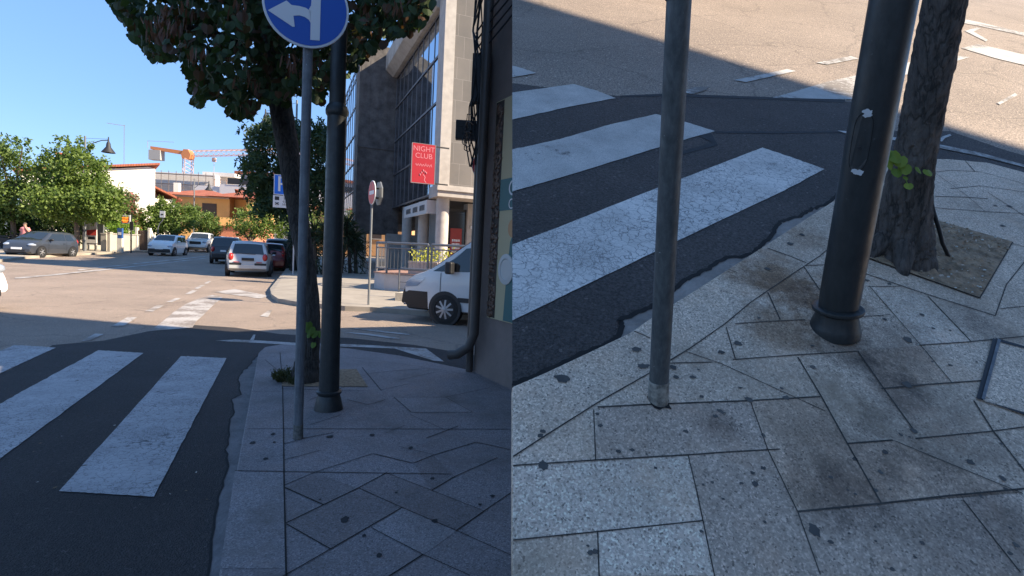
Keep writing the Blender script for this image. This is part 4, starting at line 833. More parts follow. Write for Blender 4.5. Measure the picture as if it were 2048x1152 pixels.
# ================================================================ cars
def lerp(a,b,t): return a+(b-a)*t
def smooth_prof(pr,n=60):
    xs=[p[0] for p in pr]; zs=[p[1] for p in pr]; X=np.linspace(xs[0],xs[-1],n); Z=np.interp(X,xs,zs)
    for _ in range(2):
        Z2=Z.copy(); Z2[1:-1]=(Z[:-2]+2*Z[1:-1]+Z[2:])/4; Z=Z2
    return X,Z
def car(name,label,cat,loc,head,P,group=None):
    L,Wd,H=P['L'],P['W'],P['H']; bz=P['belt']; sz=P.get('sill',.22); roofw=P.get('roofw',.76)
    e=local(empty(name,loc,label,cat,group,rotz=head))
    X,Z=smooth_prof(P['prof'],90 if 'clad' in P else 60); hw=Wd/2; k_end=P.get('round',.16)
    def taper(x):
        t=abs(2*x/L); return 1-k_end*max(0,(t-.55)/.45)**2.2
    def yat(x,z):
        y=hw*taper(x)
        if z<=bz:
            t=(z-sz)/(bz-sz); return y*(.94+.06*math.sin(math.pi*min(1,max(0,t))*.75))
        return y*lerp(.975,roofw,(z-bz)/(H-bz))
    def ztop(x): return float(np.interp(x,X,Z))
    def crown(x,yf): return .035*(1-yf*yf)
    mb=MB(); NZ=6; secs=[]
    for x in X:
        zt=ztop(x); zs_=sz+ (.10 if abs(x)>L/2-.12 else 0); pts=[]
        ze=zt-.035; yr=yat(x,ze)
        cz=min(P.get('clz',.6),zs_+(ze-zs_)*.6)
        for i in range(NZ+1):
            z=lerp(zs_,cz,i/3) if i<=3 else lerp(cz,ze,(i-3)/(NZ-3)); pts.append((x,yat(x,z),z))
        pts=[(x,yat(x,zs_)*.9,zs_-.04)]+pts
        for f in (.93,.75,.45,0): pts.append((x,yr*f,zt-.012+crown(x,f)*(1 if f<.9 else .3)))
        full=pts+[(a,-b,c) for a,b,c in pts[:-1][::-1]]; secs.append(full)
    n=len(secs[0]); mb.v=[Vector(v) for s_ in secs for v in s_]
    mb.f=[(i*n+k,i*n+(k+1)%n,(i+1)*n+(k+1)%n,(i+1)*n+k) for i in range(len(secs)-1) for k in range(n)]+[tuple(range(n)),tuple(range((len(secs)-1)*n,len(secs)*n))[::-1]]
    mb.m=[0]*len(mb.f)
    if 'clad' in P:
        m2=MB(); m2.v=[v+Vector((.004,.004*(1 if v.y>0 else -1),0)) for v in mb.v]; cf=[]
        for f in mb.f:
            c=sum((mb.v[i] for i in f),Vector())/len(f)
            if P['clad'](c): cf.append(f)
        m2.f=cf; m2.m=[0]*len(cf); m2.build('front_bumper',M_BLACK,e,smooth=True); cs_=set(cf); mb.f=[f for f in mb.f if f not in cs_]; mb.m=[0]*len(mb.f)
    o=mb.build('body',P['paint'],e,smooth=True); o.data.set_sharp_from_angle(angle=R(50))
    # windows
    for s_ in (1,-1):
        for q_ in P['side']:
            (a,b,c,d)=q_; mb=MB(); N1,N2=6,4
            for i in range(N1+1):
                for j in range(N2+1):
                    u,v=i/N1,j/N2; x=lerp(lerp(a[0],b[0],u),lerp(d[0],c[0],u),v); z=lerp(lerp(a[1],b[1],u),lerp(d[1],c[1],u),v)
                    mb.v.append(Vector((x,s_*(yat(x,z)+.007),z)))
            mb.f=[(i*(N2+1)+j,(i+1)*(N2+1)+j,(i+1)*(N2+1)+j+1,i*(N2+1)+j+1) for i in range(N1) for j in range(N2)]; mb.m=[0]*len(mb.f)
            mb.build('side_window',M_CGLASS,e,smooth=True)
    for nm,(xa,xb,wf) in P['screens'].items():
        mb=MB(); N1,N2=8,8
        for i in range(N1+1):
            for j in range(N2+1):
                x=lerp(xa,xb,i/N1); f=lerp(-wf,wf,j/N2); zt=ztop(x); mb.v.append(Vector((x+(.012 if xa+xb>0 else -.012),yat(x,zt-.035)*f,zt-.012+crown(x,abs(f))+.012)))
        mb.f=[(i*9+j,(i+1)*9+j,(i+1)*9+j+1,i*9+j+1) for i in range(8) for j in range(8)]; mb.m=[0]*64
        mb.build(nm,M_CGLASS,e,smooth=True)
    # wheels
    wr=P.get('wr',.31)
    for x in P['wx']:
        for s_ in (1,-1):
            y=max(yat(x,wr),yat(x,2*wr))
            mb=MB(); mb.lathe((x,s_*(y-.14),wr+.01),(0,s_,0),[(wr+.06,0),(wr+.06,.148)],28); mb.build('wheel_arch',M_BLACK,e)
            mb=MB(); mb.lathe((x,s_*(y-.16),wr),(0,s_,0),[(wr*.8,0),(wr*.97,.01),(wr,.04),(wr,.14),(wr*.97,.175),(wr*.72,.185),(wr*.66,.15)],28); t_=mb.build('wheel',M_RUB,e,smooth=True)
            mb=MB(); yy=y-.16+.155; mb.lathe((x,s_*(y-.16),wr),(0,s_,0),[(wr*.3,.1),(wr*.66,.15),(wr*.68,.17),(wr*.63,.172),(wr*.60,.15),(wr*.2,.15)],28,1)
            for k in range(P.get('spokes',6)):
                a=2*math.pi*k/P.get('spokes',6)+.3; d_=Vector((math.cos(a),0,math.sin(a))); mb.bar(Vector((x,s_*(yy+.02),wr))+d_*wr*.12,Vector((x,s_*(yy+.012),wr))+d_*wr*.64,wr*.13,.02,0,Vector((0,1,0)))
            mb.lathe((x,s_*yy,wr),(0,s_,0),[(wr*.17,0),(wr*.15,.04),(wr*.05,.045)],12)
            mb.build('rim',[M_ALLOY if P.get('alloy',True) else M_SIGNG,M_IRON],t_)
    xf=L/2; xr=-L/2
    for s_ in (1,-1):
        hx,hz,hl,hh_=P.get('hl',(xf-.16,.68,.26,.10)); mb=MB(); mb.ell((hx,s_*yat(hx,hz)*.80,hz),hl*.75,.19,hh_,14,8)
        if 'nohl' not in P: mb.build('headlight',M_CLAMP,e,smooth=True)
        tx,tz_,tw,th=P.get('tl',(xr+.10,.95,.10,.16)); mb=MB(); mb.ell((tx,s_*yat(tx,tz_)*.88,tz_),.13,tw,th,12,8); mb.build('tail_light',M_RLAMP,e,smooth=True)
        mx_=P.get('mx',.62); mb=MB(); mb.ell((mx_,s_*(yat(mx_,bz)+.10),bz+.08),.07,.11,.075,10,6); mb.bar((mx_,s_*(yat(mx_,bz)-.03),bz),(mx_,s_*(yat(mx_,bz)+.08),bz+.05),.05)
        if 'nomir' not in P: mb.build('mirror',P.get('mir',M_BLACK),e,smooth=True)
    pz=P.get('plz',(.42,.80)); 
    MB().box((xf-.02,-.26,pz[0]),(xf+.025,.26,pz[0]+.11)).build('front_plate',M_PLATE,e)
    MB().box((xr-.03,-.26,pz[1]),(xr+.04,.26,pz[1]+.11)).build('rear_plate',M_PLATE,e)
    gz=P.get('grille',(.26,.40,.62)); MB().box((xf-.08,-gz[2]*.9,gz[0]),(xf+.012,gz[2]*.9,gz[1])).build('grille',M_BLACK,e,bevel=.02)
    if 'rbump' in P:
        z0,z1,mm=P['rbump']; mb=MB(); mb.box((xr-.025,-hw*.82,z0),(xr+.12,hw*.82,z1)); mb.build('rear_bumper',mm,e,bevel=.03)
    if 'fbump' in P:
        z0,z1,mm=P['fbump']; mb=MB(); mb.box((xf-.25,-hw*.86,z0),(xf+.03,hw*.86,z1)); mb.build('front_bumper',mm,e,bevel=.05)
    # door seams and handles
    for s_ in (1,-1):
        mb=MB()
        for xd in P.get('seams',()):
            mb.strip([Vector((xd,s_*(yat(xd,z)+.004),z)) for z in np.linspace(sz+.08,bz-.01,5).tolist()],.014,Vector((0,s_,0)),.001)
        if mb.v: mb.build('door_seam',M_BLACK,e)
        for xh in P.get('handles',()):
            MB().box((xh-.08,s_*(yat(xh,bz-.12)+.0)-.015,bz-.14),(xh+.08,s_*(yat(xh,bz-.12)+.0)+.025,bz-.11)).build('door_handle',P.get('mir',M_BLACK),e)
    return e,yat,ztop
def paint(name,col,metal=0.0,rough=.3): return mat(name,col,rough,metal,var=.05,vscale=2,coat=.6)
PW=paint('white_car_paint',(.72,.72,.72)); PG=paint('graphite_paint',(.05,.057,.072),.25,.4); PS=paint('silver_paint',(.50,.50,.49),.25,.38); PB=paint('black_car_paint',(.012,.012,.015)); PBL=paint('pale_blue_paint',(.38,.46,.52)); PR=paint('dark_red_paint',(.22,.02,.02)); PSL=paint('slate_paint',(.03,.034,.042))
HEAD_D=YAW+R(90); HEAD_B=YAW-R(90)
hatch=lambda L=3.85,W=1.66,H=1.48:dict(L=L,W=W,H=H,belt=.92,prof=[(-L/2,.55),(-L/2+.05,.92),(-L/2+.12,1.02),(-L/2+.42,H-.06),(-L/2+.75,H-.01),(-.15,H),(.35,H-.06),(1.12,.99),(1.45,.93),(L/2-.15,.74),(L/2-.03,.58),(L/2,.45)],
   side=[((-1.45,.97),(-.72,.97),(-.72,1.33),(-1.22,1.33)),((-.66,.97),(.78,.97),(.25,1.35),(-.66,1.36))],screens={'windscreen':(.36,1.08,.86),'rear_window':(-L/2+.15,-L/2+.42,.84)},wx=(-1.23,1.23),wr=.30,hl=(L/2-.26,.69,.30,.10),tl=(-L/2+.12,.9,.09,.16),seams=(-.70,.72),handles=(-.5,),grille=(.30,.42,.5))
p=hatch(); p['paint']=PG; p['prof'][6:8]=[(.30,H:=1.42),(1.05,.99)]
B=GD(86,31.5); car('parked_hatchback','dark grey three door hatchback parked under the trees at left','car',B,R(-84),p)
p=hatch(3.65,1.64,1.54); p['paint']=PW; p['belt']=.97; p['round']=.13; p['prof']=[(-1.82,.5),(-1.80,.95),(-1.72,1.08),(-1.52,1.48),(-1.1,1.54),(-.1,1.54),(.30,1.50),(.95,1.08),(1.3,1.0),(1.62,.82),(1.78,.62),(1.82,.45)]
p['side']=[((-1.42,1.03),(-.62,1.03),(-.62,1.40),(-1.30,1.40)),((-.56,1.03),(.66,1.02),(.22,1.40),(-.56,1.42))]; p['screens']={'windscreen':(.33,.93,.86),'rear_window':(-1.72,-1.53,.84)}; p['wx']=(-1.15,1.15); p['fbump']=(.25,.50,M_BLACK); p['mir']=PW
B=GD(337,40.5); car('white_hatchback','small white hatchback driving towards the junction in the far lane','car',B,R(-76),p)
# pickup
p=dict(L=5.2,W=1.86,H=1.80,belt=1.12,paint=PW,round=.10,sill=.42,roofw=.80,prof=[(-2.6,.7),(-2.57,1.1),(-1.05,1.12),(-1.0,1.14),(-.85,1.72),(-.5,1.80),(.25,1.79),(.55,1.72),(1.15,1.20),(1.6,1.14),(2.35,1.02),(2.52,.85),(2.6,.55)],
  side=[((-.88,1.18),(-.10,1.18),(-.10,1.62),(-.76,1.62)),((-.04,1.18),(1.0,1.18),(.55,1.62),(-.04,1.64))],screens={'windscreen':(.58,1.12,.86),'rear_window':(-1.0,-.86,.8)},wx=(-1.6,1.6),wr=.38,hl=(2.35,.92,.28,.11),tl=(-2.5,.95,.08,.18),seams=(-.95,-.07,.95),handles=(-.7,.15),grille=(.72,.95,.50),fbump=(.42,.68,PW),plz=(.55,.7),mir=PW)
B=GD(404,51); car('white_pickup','white pickup truck with open bed following behind the white hatchback','pickup',B,R(-72),p)
p=hatch(); p['paint']=PBL; B=GD(436,60); car('pale_blue_car','small pale blue car behind the white pickup','car',B,R(-70),p)
suv=lambda L=4.14,W=1.76,H=1.60,b=1.0:dict(L=L,W=W,H=H,belt=b,sill=.28,prof=[(-L/2,.6),(-L/2+.03,b-.05),(-L/2+.09,b+.03),(-L/2+.32,H-.08),(-L/2+.6,H),(-.1,H),(.35,H-.04),(1.12,b+.06),(1.5,b),(L/2-.2,.86),(L/2-.04,.68),(L/2,.5)],
  side=[((-1.75,b+.06),(-1.15,b+.06),(-1.15,H-.14),(-1.55,H-.16)),((-1.1,b+.06),(-.2,b+.06),(-.2,H-.12),(-1.1,H-.13)),((-.14,b+.06),(.92,b+.06),(.40,H-.13),(-.14,H-.12))],screens={'windscreen':(.40,1.06,.86),'rear_window':(-L/2+.10,-L/2+.32,.82)},wx=(-1.28,1.25),wr=.345,hl=(L/2-.2,.80,.25,.11),tl=(-L/2+.08,.86,.11,.17),seams=(-1.1,-.17,.85),handles=(-.95,.0),rbump=(.34,.56,PS),plz=(.45,.72))
p=suv(4.14,1.86,1.56,.98); p['paint']=PS; p['roofw']=.70; p['round']=.2
B=GD(501,25.6); e,ya,zt=car('silver_suv','silver small suv with red tail lights standing at the junction','suv',B,HEAD_D,p)
for s_ in (1,-1):
    MB().tube([(-1.5,s_*.58,1.56),(-1.4,s_*.58,1.61),(.2,s_*.58,1.61),(.3,s_*.58,1.56)],.018,8).build('roof_rail',M_BLACK,e,smooth=True)
    MB().box((-2.10,s_*.5-.24,.50),(-2.02,s_*.5+.24,.60)).build('bumper_guard',M_BLACK,e,bevel=.015)
    MB().box((-2.115,s_*.45-.12,.63),(-2.06,s_*.45+.12,.655)).build('reflector',M_RLAMP,e)
MB().box((-2.12,-.25,.71),(-2.085,.25,.83)).build('plate_recess',M_BLACK,e); MB().bar((-2.0,-.3,1.0),(-1.98,.4,1.02),.02).build('rear_wiper',M_BLACK,e)
p=suv(4.3,1.76,1.62,1.02); p['paint']=PB; p['rbump']=(.34,.56,M_BLACK); B=GD(457,34.5); car('black_suv','black suv driving away ahead of the silver suv','suv',B,HEAD_D,p)
p=suv(4.6,1.85,1.68,1.08); p['paint']=PSL; p['rbump']=(.34,.56,M_BLACK); B=GD(560,32.5); car('slate_suv','dark slate suv parked along the kerb behind the leaning tree','suv',B,HEAD_D,p)
p=hatch(3.8,1.66,1.46); p['paint']=PR; B=GD(541,30.0); car('red_car','dark red hatchback parked along the kerb, mostly hidden beside the silver suv','car',B,HEAD_D,p)
p=hatch(); p['paint']=PBL; B=GD(577,46); car('distant_car','pale distant car parked along the kerb beyond the slate suv','car',B,HEAD_D,p)
# white car cut off at the left edge
p=suv(4.3,1.8,1.62,1.0); p['paint']=PW; p['alloy']=False
q_=G(-318,618); car('white_car','white car cut off at the left edge of the street view','car',q_,R(10),p)
# van
L=4.9; p=dict(L=L,W=1.94,H=1.96,belt=1.12,sill=.30,roofw=.86,round=.14,paint=PW,prof=[(-L/2,.5),(-L/2+.02,1.2),(-L/2+.08,1.85),(-L/2+.3,1.95),(-.1,1.97),(.45,1.95),(.75,1.86),(1.62,1.24),(1.80,1.15),(2.15,1.03),(2.34,.88),(2.42,.70),(L/2,.45)],
  side=[((.42,1.17),(1.42,1.14),(.88,1.66),(.42,1.72)),((-.5,1.2),(.3,1.18),(.3,1.7),(-.5,1.72))],screens={'windscreen':(.78,1.66,.88),'rear_window':(-L/2+.03,-L/2+.08,.7)},wx=(-1.5,1.30),wr=.325,hl=(2.16,.85,.42,.12),tl=(-L/2+.05,1.1,.06,.3),seams=(.36,1.42),handles=(.55,),grille=(.72,.90,.55),plz=(.50,.6),spokes=9,nomir=True,nohl=True,mir=M_BLACK,clz=.68,clad=lambda c: c.z<.672 and c.x>1.72)
hv=R(90+71)
whl=GD(889,11.55); 
# front wheel near side sits at its wheel: place origin from it
c_,s_=math.cos(hv),math.sin(hv); lx,ly=1.30,.93
org=Vector((whl.x-(lx*c_-ly*s_),whl.y-(lx*s_+ly*c_),0))
e,ya,zt=car('white_van','white delivery van with black lower bumper parked across the side street','van',org,hv,p)
for s_ in (1,-1):
    mb=MB(); N1,N2=7,4; a,b,c,d=(2.40,.74),(2.36,.885),(1.78,.99),(1.98,.80)
    for i in range(N1+1):
        for j in range(N2+1):
            u,v=i/N1,j/N2; x=lerp(lerp(a[0],d[0],u),lerp(b[0],c[0],u),v); z=lerp(lerp(a[1],d[1],u),lerp(b[1],c[1],u),v); z=min(z,zt(x)-.04); mb.v.append(Vector((x+.006,s_*(ya(x,z)+.008),z)))
    mb.f=[(i*5+j,(i+1)*5+j,(i+1)*5+j+1,i*5+j+1) for i in range(N1) for j in range(N2)]; mb.m=[0]*len(mb.f); mb.build('headlight',M_CLAMP,e,smooth=True)
for z in (.30,.35,.40): MB().bar((L/2+.012,-.55,z),(L/2+.012,.55,z),.02).build('bumper_slat',M_IRON,e)
MB().lathe((2.36,.74,.40),(1,.35,0),[(.06,0),(.06,.06),(.04,.062)],14).build('fog_lamp',M_CLAMP,e)
mb=MB(); mb.box((L/2-.09,-.30,.745),(L/2+.0,.30,.90)); g_=mb.build('grille_frame',M_CHROME,e,bevel=.01)
for z in (.77,.81,.85): MB().bar((L/2+.012,-.28,z),(L/2+.012,.28,z),.016).build('grille_bar',M_BLACK,g_)
MB().lathe((L/2-.0,0,.83),(1,0,0),[(.055,0),(.05,.025),(.02,.03)],16).build('round_emblem',M_CHROME,e)
mb=MB(); mb.strip([Vector((x,ya(x,.55)+.012,.55+.0*x)) for x in (-1.0,-.3,.4,1.0)],.10,Vector((0,1,0))); mb.build('side_moulding',M_BLACK,e)
mb=MB(); mb.box((1.08,ya(1.2,1.1)+.03,1.10),(1.24,ya(1.2,1.1)+.22,1.36)); mb.build('wing_mirror',M_BLACK,e,bevel=.035)
mb=MB(); mb.poly([Vector((x,ya(x,z)+.009,z)) for x,z in ((1.40,1.14),(1.62,1.14),(1.15,1.42),(.98,1.58))]); mb.build('quarter_window',M_CGLASS,e)
# ================================================================ trees and planting of the left street
def leafcloud(mb,blobs,n,s,mi=0,flat=.0):
    tot=sum(b[3]*b[4]*b[5] for b in blobs)
    for (x,y,z,a,b,c) in blobs:
        k=int(n*a*b*c/tot); nc=max(6,k//26)
        cl=[]
        for _ in range(nc):
            v=rng.normal(0,1,3); v/=np.linalg.norm(v); r_=rng.uniform(.25,1)**.45
            cl.append((x+v[0]*r_*a,y+v[1]*r_*b,z+v[2]*r_*c))
        for _ in range(k):
            q_=cl[rng.integers(nc)]; p=Vector((q_[0]+rng.normal(0,a*.14),q_[1]+rng.normal(0,b*.14),q_[2]+rng.normal(0,c*.13)))
            d_=Vector(rng.normal(0,1,3)); d_.z-=.3; d_.normalize(); o_=d_.orthogonal().normalized(); o_.rotate(Matrix.Rotation(float(rng.uniform(0,6.28)),3,d_)); l=s*float(rng.uniform(.6,1.4))
            mb.add([p,p+d_*l*.5+o_*l*.3,p+d_*l,p+d_*l*.5-o_*l*.3],[(0,1,2,3)],mi)
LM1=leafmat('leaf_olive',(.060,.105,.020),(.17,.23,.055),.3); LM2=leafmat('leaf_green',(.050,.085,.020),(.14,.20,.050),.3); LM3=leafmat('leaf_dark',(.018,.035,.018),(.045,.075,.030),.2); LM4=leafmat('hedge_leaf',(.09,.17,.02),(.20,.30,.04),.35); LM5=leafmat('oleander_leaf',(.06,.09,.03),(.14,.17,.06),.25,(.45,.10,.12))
def tree(label,base,trunk,blobs,n,s,m,name='street_tree',group=None,tr=.16):
    e=empty(name,base,label,'tree',group)
    mb=MB(); top=base+up*trunk; mb.tube([base-up*.05,base+up*trunk*.5+Vector((.08,0,0)),top],[tr*1.25,tr,tr*.8],10,jit=.06)
    for b in blobs[:5]: 
        c=Vector(b[:3]); mb.tube([top,top.lerp(c,.5)+Vector((0,0,.2)),c],[tr*.6,tr*.4,.03],7)
    mb.build('trunk',mat('pale_bark',(.16,.12,.09),.9,var=.3,vscale=9,bump=.5),e,smooth=True)
    mb=MB(); leafcloud(mb,blobs,n,s); mb.build('crown',m,e)
    return e
def pb(px,py,rx,ry,Y,dep=None):          # a leaf mass seen at pixel centre / radii, at distance Y
    c=D(px,py,Y); k=Y/F_; return (c.x,c.y,c.z,rx*k*.9,(dep or rx)*k*.9,ry*k*.9)
GT='trees along the far side of the main road'
tree('big spreading street tree with a pale trunk right behind the grey hatchback and shelter',GD(152,36,.13),2.3,[pb(140,400,80,48,36),pb(195,405,50,45,35.5),pb(105,345,45,45,36.5),pb(165,340,50,45,36),pb(215,380,30,35,36),pb(125,300,20,30,36),pb(165,300,18,30,36.5),pb(232,425,14,22,35.8),pb(100,415,30,38,38)],23000,.19,LM1,group=GT)
tree('tall dense tree at the left edge rising over the grey hatchback',GD(25,37,.13),2.5,[pb(15,440,60,45,38.5),pb(20,345,50,60,36.5),pb(30,400,50,45,36.5),pb(0,300,35,40,35),pb(45,295,18,25,35),pb(-30,420,50,70,36.5)],15000,.19,LM2,group=GT)
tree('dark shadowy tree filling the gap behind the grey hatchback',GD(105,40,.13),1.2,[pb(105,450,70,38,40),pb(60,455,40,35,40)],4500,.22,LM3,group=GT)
tree('rounded olive green tree in front of the yellow house, left one',GD(298,47,.13),1.0,[pb(300,440,30,30,47),pb(322,420,24,25,47.5),pb(290,465,22,22,47)],4200,.20,LM1,group=GT)
tree('bright green bushy tree in front of the yellow house, behind the white hatchback',GD(352,48,.13),1.0,[pb(352,440,38,34,48),pb(335,452,24,24,47.5),pb(372,425,22,22,48.5),pb(350,412,10,14,48)],5200,.19,LM2,group=GT)
tree('small green tree in front of the yellow house, above the white pickup',GD(405,53,.13),1.0,[pb(402,442,30,28,53),pb(420,452,26,26,53),pb(392,425,14,18,53)],4200,.19,LM2,group=GT)
tree('broad green tree right of the yellow house balcony',GD(500,52,.13),1.0,[pb(500,445,38,32,52),pb(475,455,22,24,52),pb(530,445,34,36,53),pb(560,440,36,40,54),pb(515,425,30,20,53)],7500,.19,LM1,group=GT)
tree('far green street tree filling the gap behind the parking sign',GD(590,56,.13),1.0,[pb(575,455,30,30,56),pb(610,450,40,40,56)],3500,.2,LM2,group=GT)
# weeping pepper tree behind the leaning tree
B=GD(575,29,.12); e=empty('weeping_tree',B,'dark drooping evergreen tree with feathery weeping branches behind the parking sign','tree')
mb=MB(); mb.tube([B,B+up*2.2+RV*.2,B+up*4.5],[.22,.18,.08],10,jit=.05); mb.build('trunk',M_BARK,e,smooth=True)
mb=MB(); WT=[(520,262,30),(545,250,28),(580,262,30),(612,260,30),(640,290,20),(645,255,16),(510,310,22),(540,320,36),(585,320,40),(625,330,35),(515,350,20),(545,365,30),(590,370,40),(630,385,30),(530,395,16),(550,400,20),(655,265,14),(645,350,16),(575,240,18),(600,400,30)]
for x,y,r_ in WT:
    for k in range(34):
        p=D(x+random.gauss(0,r_*.6),y+random.gauss(0,r_*.5),29+random.uniform(-1.6,1.6)); a=random.uniform(0,6.28); d_=Vector((math.cos(a)*.7,math.sin(a)*.7,-.45)); L_=random.uniform(.5,1.0)
        for j in range(24):
            t=j/24; q_=p+d_*L_*t+Vector((0,0,-.55*L_*t*t)); w_=Vector(rng.normal(0,1,3)); w_.z-=.6; w_=w_.normalized()*random.uniform(.18,.34); o_=w_.orthogonal().normalized()*.045; mb.add([q_,q_+w_*.5+o_,q_+w_,q_+w_*.5-o_],[(0,1,2,3)])
mb.build('crown',leafmat('weeping_leaf',(.020,.042,.020),(.055,.085,.035),.25),e)
# spiky yuccas
for px,Y,h,lab in ((640,25,2.6,'dark spiky yucca clump beside the thick lamp post, left one'),(697,27,2.9,'dark spiky yucca growing in front of the concrete pier'),(612,27,2.0,'low dark yucca clump right of the slate suv')):
    B=GD(px,Y,.12); e=empty('yucca',B,lab,'plant','yuccas by the office building'); mb=MB(); ml=MB()
    for k in range(4):
        b=B+Vector((random.uniform(-.6,.6),random.uniform(-.5,.5),0)); t=b+Vector((random.uniform(-.3,.3),0,h*random.uniform(.5,1))); mb.tube([b,t],[.10,.07],8)
        for j in range(110):
            a=random.uniform(0,6.28); el=random.uniform(-.9,1.3); d_=Vector((math.cos(a)*math.cos(el),math.sin(a)*math.cos(el),math.sin(el))); L_=random.uniform(.5,.85); o_=d_.orthogonal().normalized()*.028
            q0_=t+Vector((0,0,random.uniform(-.4,.1))); ml.add([q0_-o_,q0_+o_,q0_+d_*L_*.6+o_*.8-up*.03,q0_+d_*L_-up*.12,q0_+d_*L_*.6-o_*.8-up*.03],[(0,1,2,3,4)])
        if k<3:
            for j in range(60):
                q_=b+Vector((random.uniform(-.5,.5),random.uniform(-.5,.5),random.uniform(0,h*.7))); d_=Vector(rng.normal(0,1,3)).normalized()*.5; o_=d_.orthogonal().normalized()*.03; ml.add([q_-o_,q_+o_,q_+d_],[(0,1,2)])
    mb.build('stem',M_BARK,e); ml.build('leaves',leafmat('yucca_leaf',(.012,.022,.012),(.04,.06,.028),.1),e)
# hedge and oleander
def bush(label,px,Y,blobs,n,s,m,name='shrub',cat='shrub'):
    B=GD(px,Y,.13); mb=MB(); leafcloud(mb,blobs,n,s); return tag(mb.build(name,m,origin=B),label,cat)
bush('bright green clipped hedge above the white wall right of the bus shelter',235,44.3,[pb(215,458,30,20,44.3),pb(245,454,26,26,44.3),pb(262,462,18,18,44.3),pb(190,464,30,16,44.3)],6500,.13,LM4,'hedge','hedge')
bush('loose oleander with pink flowers behind the bus information display',262,46,[pb(255,400,22,22,46),pb(268,425,18,24,46),pb(240,425,22,22,46),pb(225,440,18,20,46),pb(275,440,10,20,46)],5000,.15,LM5,'oleander','shrub')
bush('dark green hedge left of the bus shelter',138,39.5,[pb(138,470,10,16,39.5),pb(128,460,12,16,39.5)],1300,.15,LM2,'hedge','hedge')
# ================================================================ far side street furniture
M_WALLW=mat('white_wall',(.74,.68,.58),.85,var=.08,vscale=1)
a=GD(120,41.5,.13); b=GD(282,43.0,.13); wv=(b-a).normalized(); mb=MB(); nb=Vector((-wv.y,wv.x,0)); mb.prism([a,b,b+nb*.25,a+nb*.25],up*1.25); mb.prism([a-nb*.03+up*1.25,b-nb*.03+up*1.25,b+nb*.28+up*1.25,a+nb*.28+up*1.25],up*.06)
tag(mb.build('garden_wall',M_WALLW,origin=a),'low white garden wall running behind the bus shelter','wall')
a=GD(300,45,.13); b=GD(480,58,.13); mb=MB(); nb=Vector((-(b-a).y,(b-a).x,0)).normalized(); mb.prism([a,b,b+nb*.25,a+nb*.25],up*1.0)
for i in range(14): p=a.lerp(b,(i+.5)/14); mb.prism([p-nb*.02,p+(b-a)*.01-nb*.02,p+(b-a)*.01+nb*.27,p+nb*.27],up*1.35)
tag(mb.build('garden_wall',M_WALLW,origin=a),'low white balustrade wall behind the white hatchback and pickup','wall')
B=GD(285,43,.13); e=empty('gate_pillars',B,'brown gate between pale pillars at the end of the white wall','gate'); k=43/F_
mb=MB(); mb.box((-.42,-.02,.05),(.42,.05,1.65),0,Matrix.Translation(B))
for i in range(5): mb.box((-.36+i*.15,-.05,.1),(-.30+i*.15,-.02,1.6),0,Matrix.Translation(B))
mb.build('gate_leaf',mat('gate_brown',(.12,.08,.06),.7),e)
for x in (-.56,.46): MB().box((x,-.1,0),(x+.2,.12,1.85),0,Matrix.Translation(B)).build('pillar',M_WALLW,e,bevel=.02)
mb=MB(); mb.prism([B+Vector(v) for v in ((.66,.0,0),(1.5,.0,0),(1.5,.0,.7),(1.1,.0,.85),(.8,.0,1.2),(.66,.0,1.7))],(0,.15,0)); mb.build('curved_wall_end',M_WALLW,e)
# bus shelter
B=GD(203,40,.13); e=empty('bus_shelter',B,'bus shelter with pale curved roof and lit red and white poster panel','bus shelter')
def at(px,py,Y): return D(px,py,Y)
mb=MB(); r0,r1=D(163,433,39.2),D(229,431,39.2); r2,r3=D(224,436,41),D(172,437,41); mb.prism([r0,r1,r2,r3],up*.16); mb.build('roof',mat('shelter_roof',(.55,.52,.46),.5),e)
for px,Y in ((166,39.4),(207,39.4),(178,41),(193,41)):
    b=GD(px,Y,.13); MB().tube([b,b+up*2.55],.05,8).build('post',M_SIGNG if px!=166 else M_IRON,e)
p0,p1=GD(171,40.6,.13),GD(193,40.6,.13); mb=MB(); mb.prism([p0+up*.35,p1+up*.35,p1+up*2.2,p0+up*2.2],(0,.06,0)); mb.build('poster_panel',mat('poster_white',(.62,.58,.55),.5),e)
mb=MB(); mb.prism([p0+up*1.1-Vector((0,.01,0)),p1+up*1.1-Vector((0,.01,0)),p1+up*1.55-Vector((0,.01,0)),p0+up*1.45-Vector((0,.01,0))],(0,-.02,0)); mb.build('poster_red_band',mat('poster_band',(.45,.05,.04),.5),e)
mb=MB(); g0,g1=GD(195,40.2,.13),GD(207,39.8,.13); mb.prism([g0+up*.4,g1+up*.4,g1+up*2.2,g0+up*2.2],(0,.02,0)); mb.build('side_glass',mat('shelter_glass',(.22,.22,.22),.15),e)
b0,b1=GD(176,40,.13),GD(190,39.6,.13); mb=MB(); mb.bar(b0+up*.5,b1+up*.5,.35,.05); mb.bar(b0+up*.9,b1+up*.9,.04,.2); mb.bar(b0,b0+up*.5,.05); mb.bar(b1,b1+up*.5,.05); mb.build('bench',M_IRON,e)
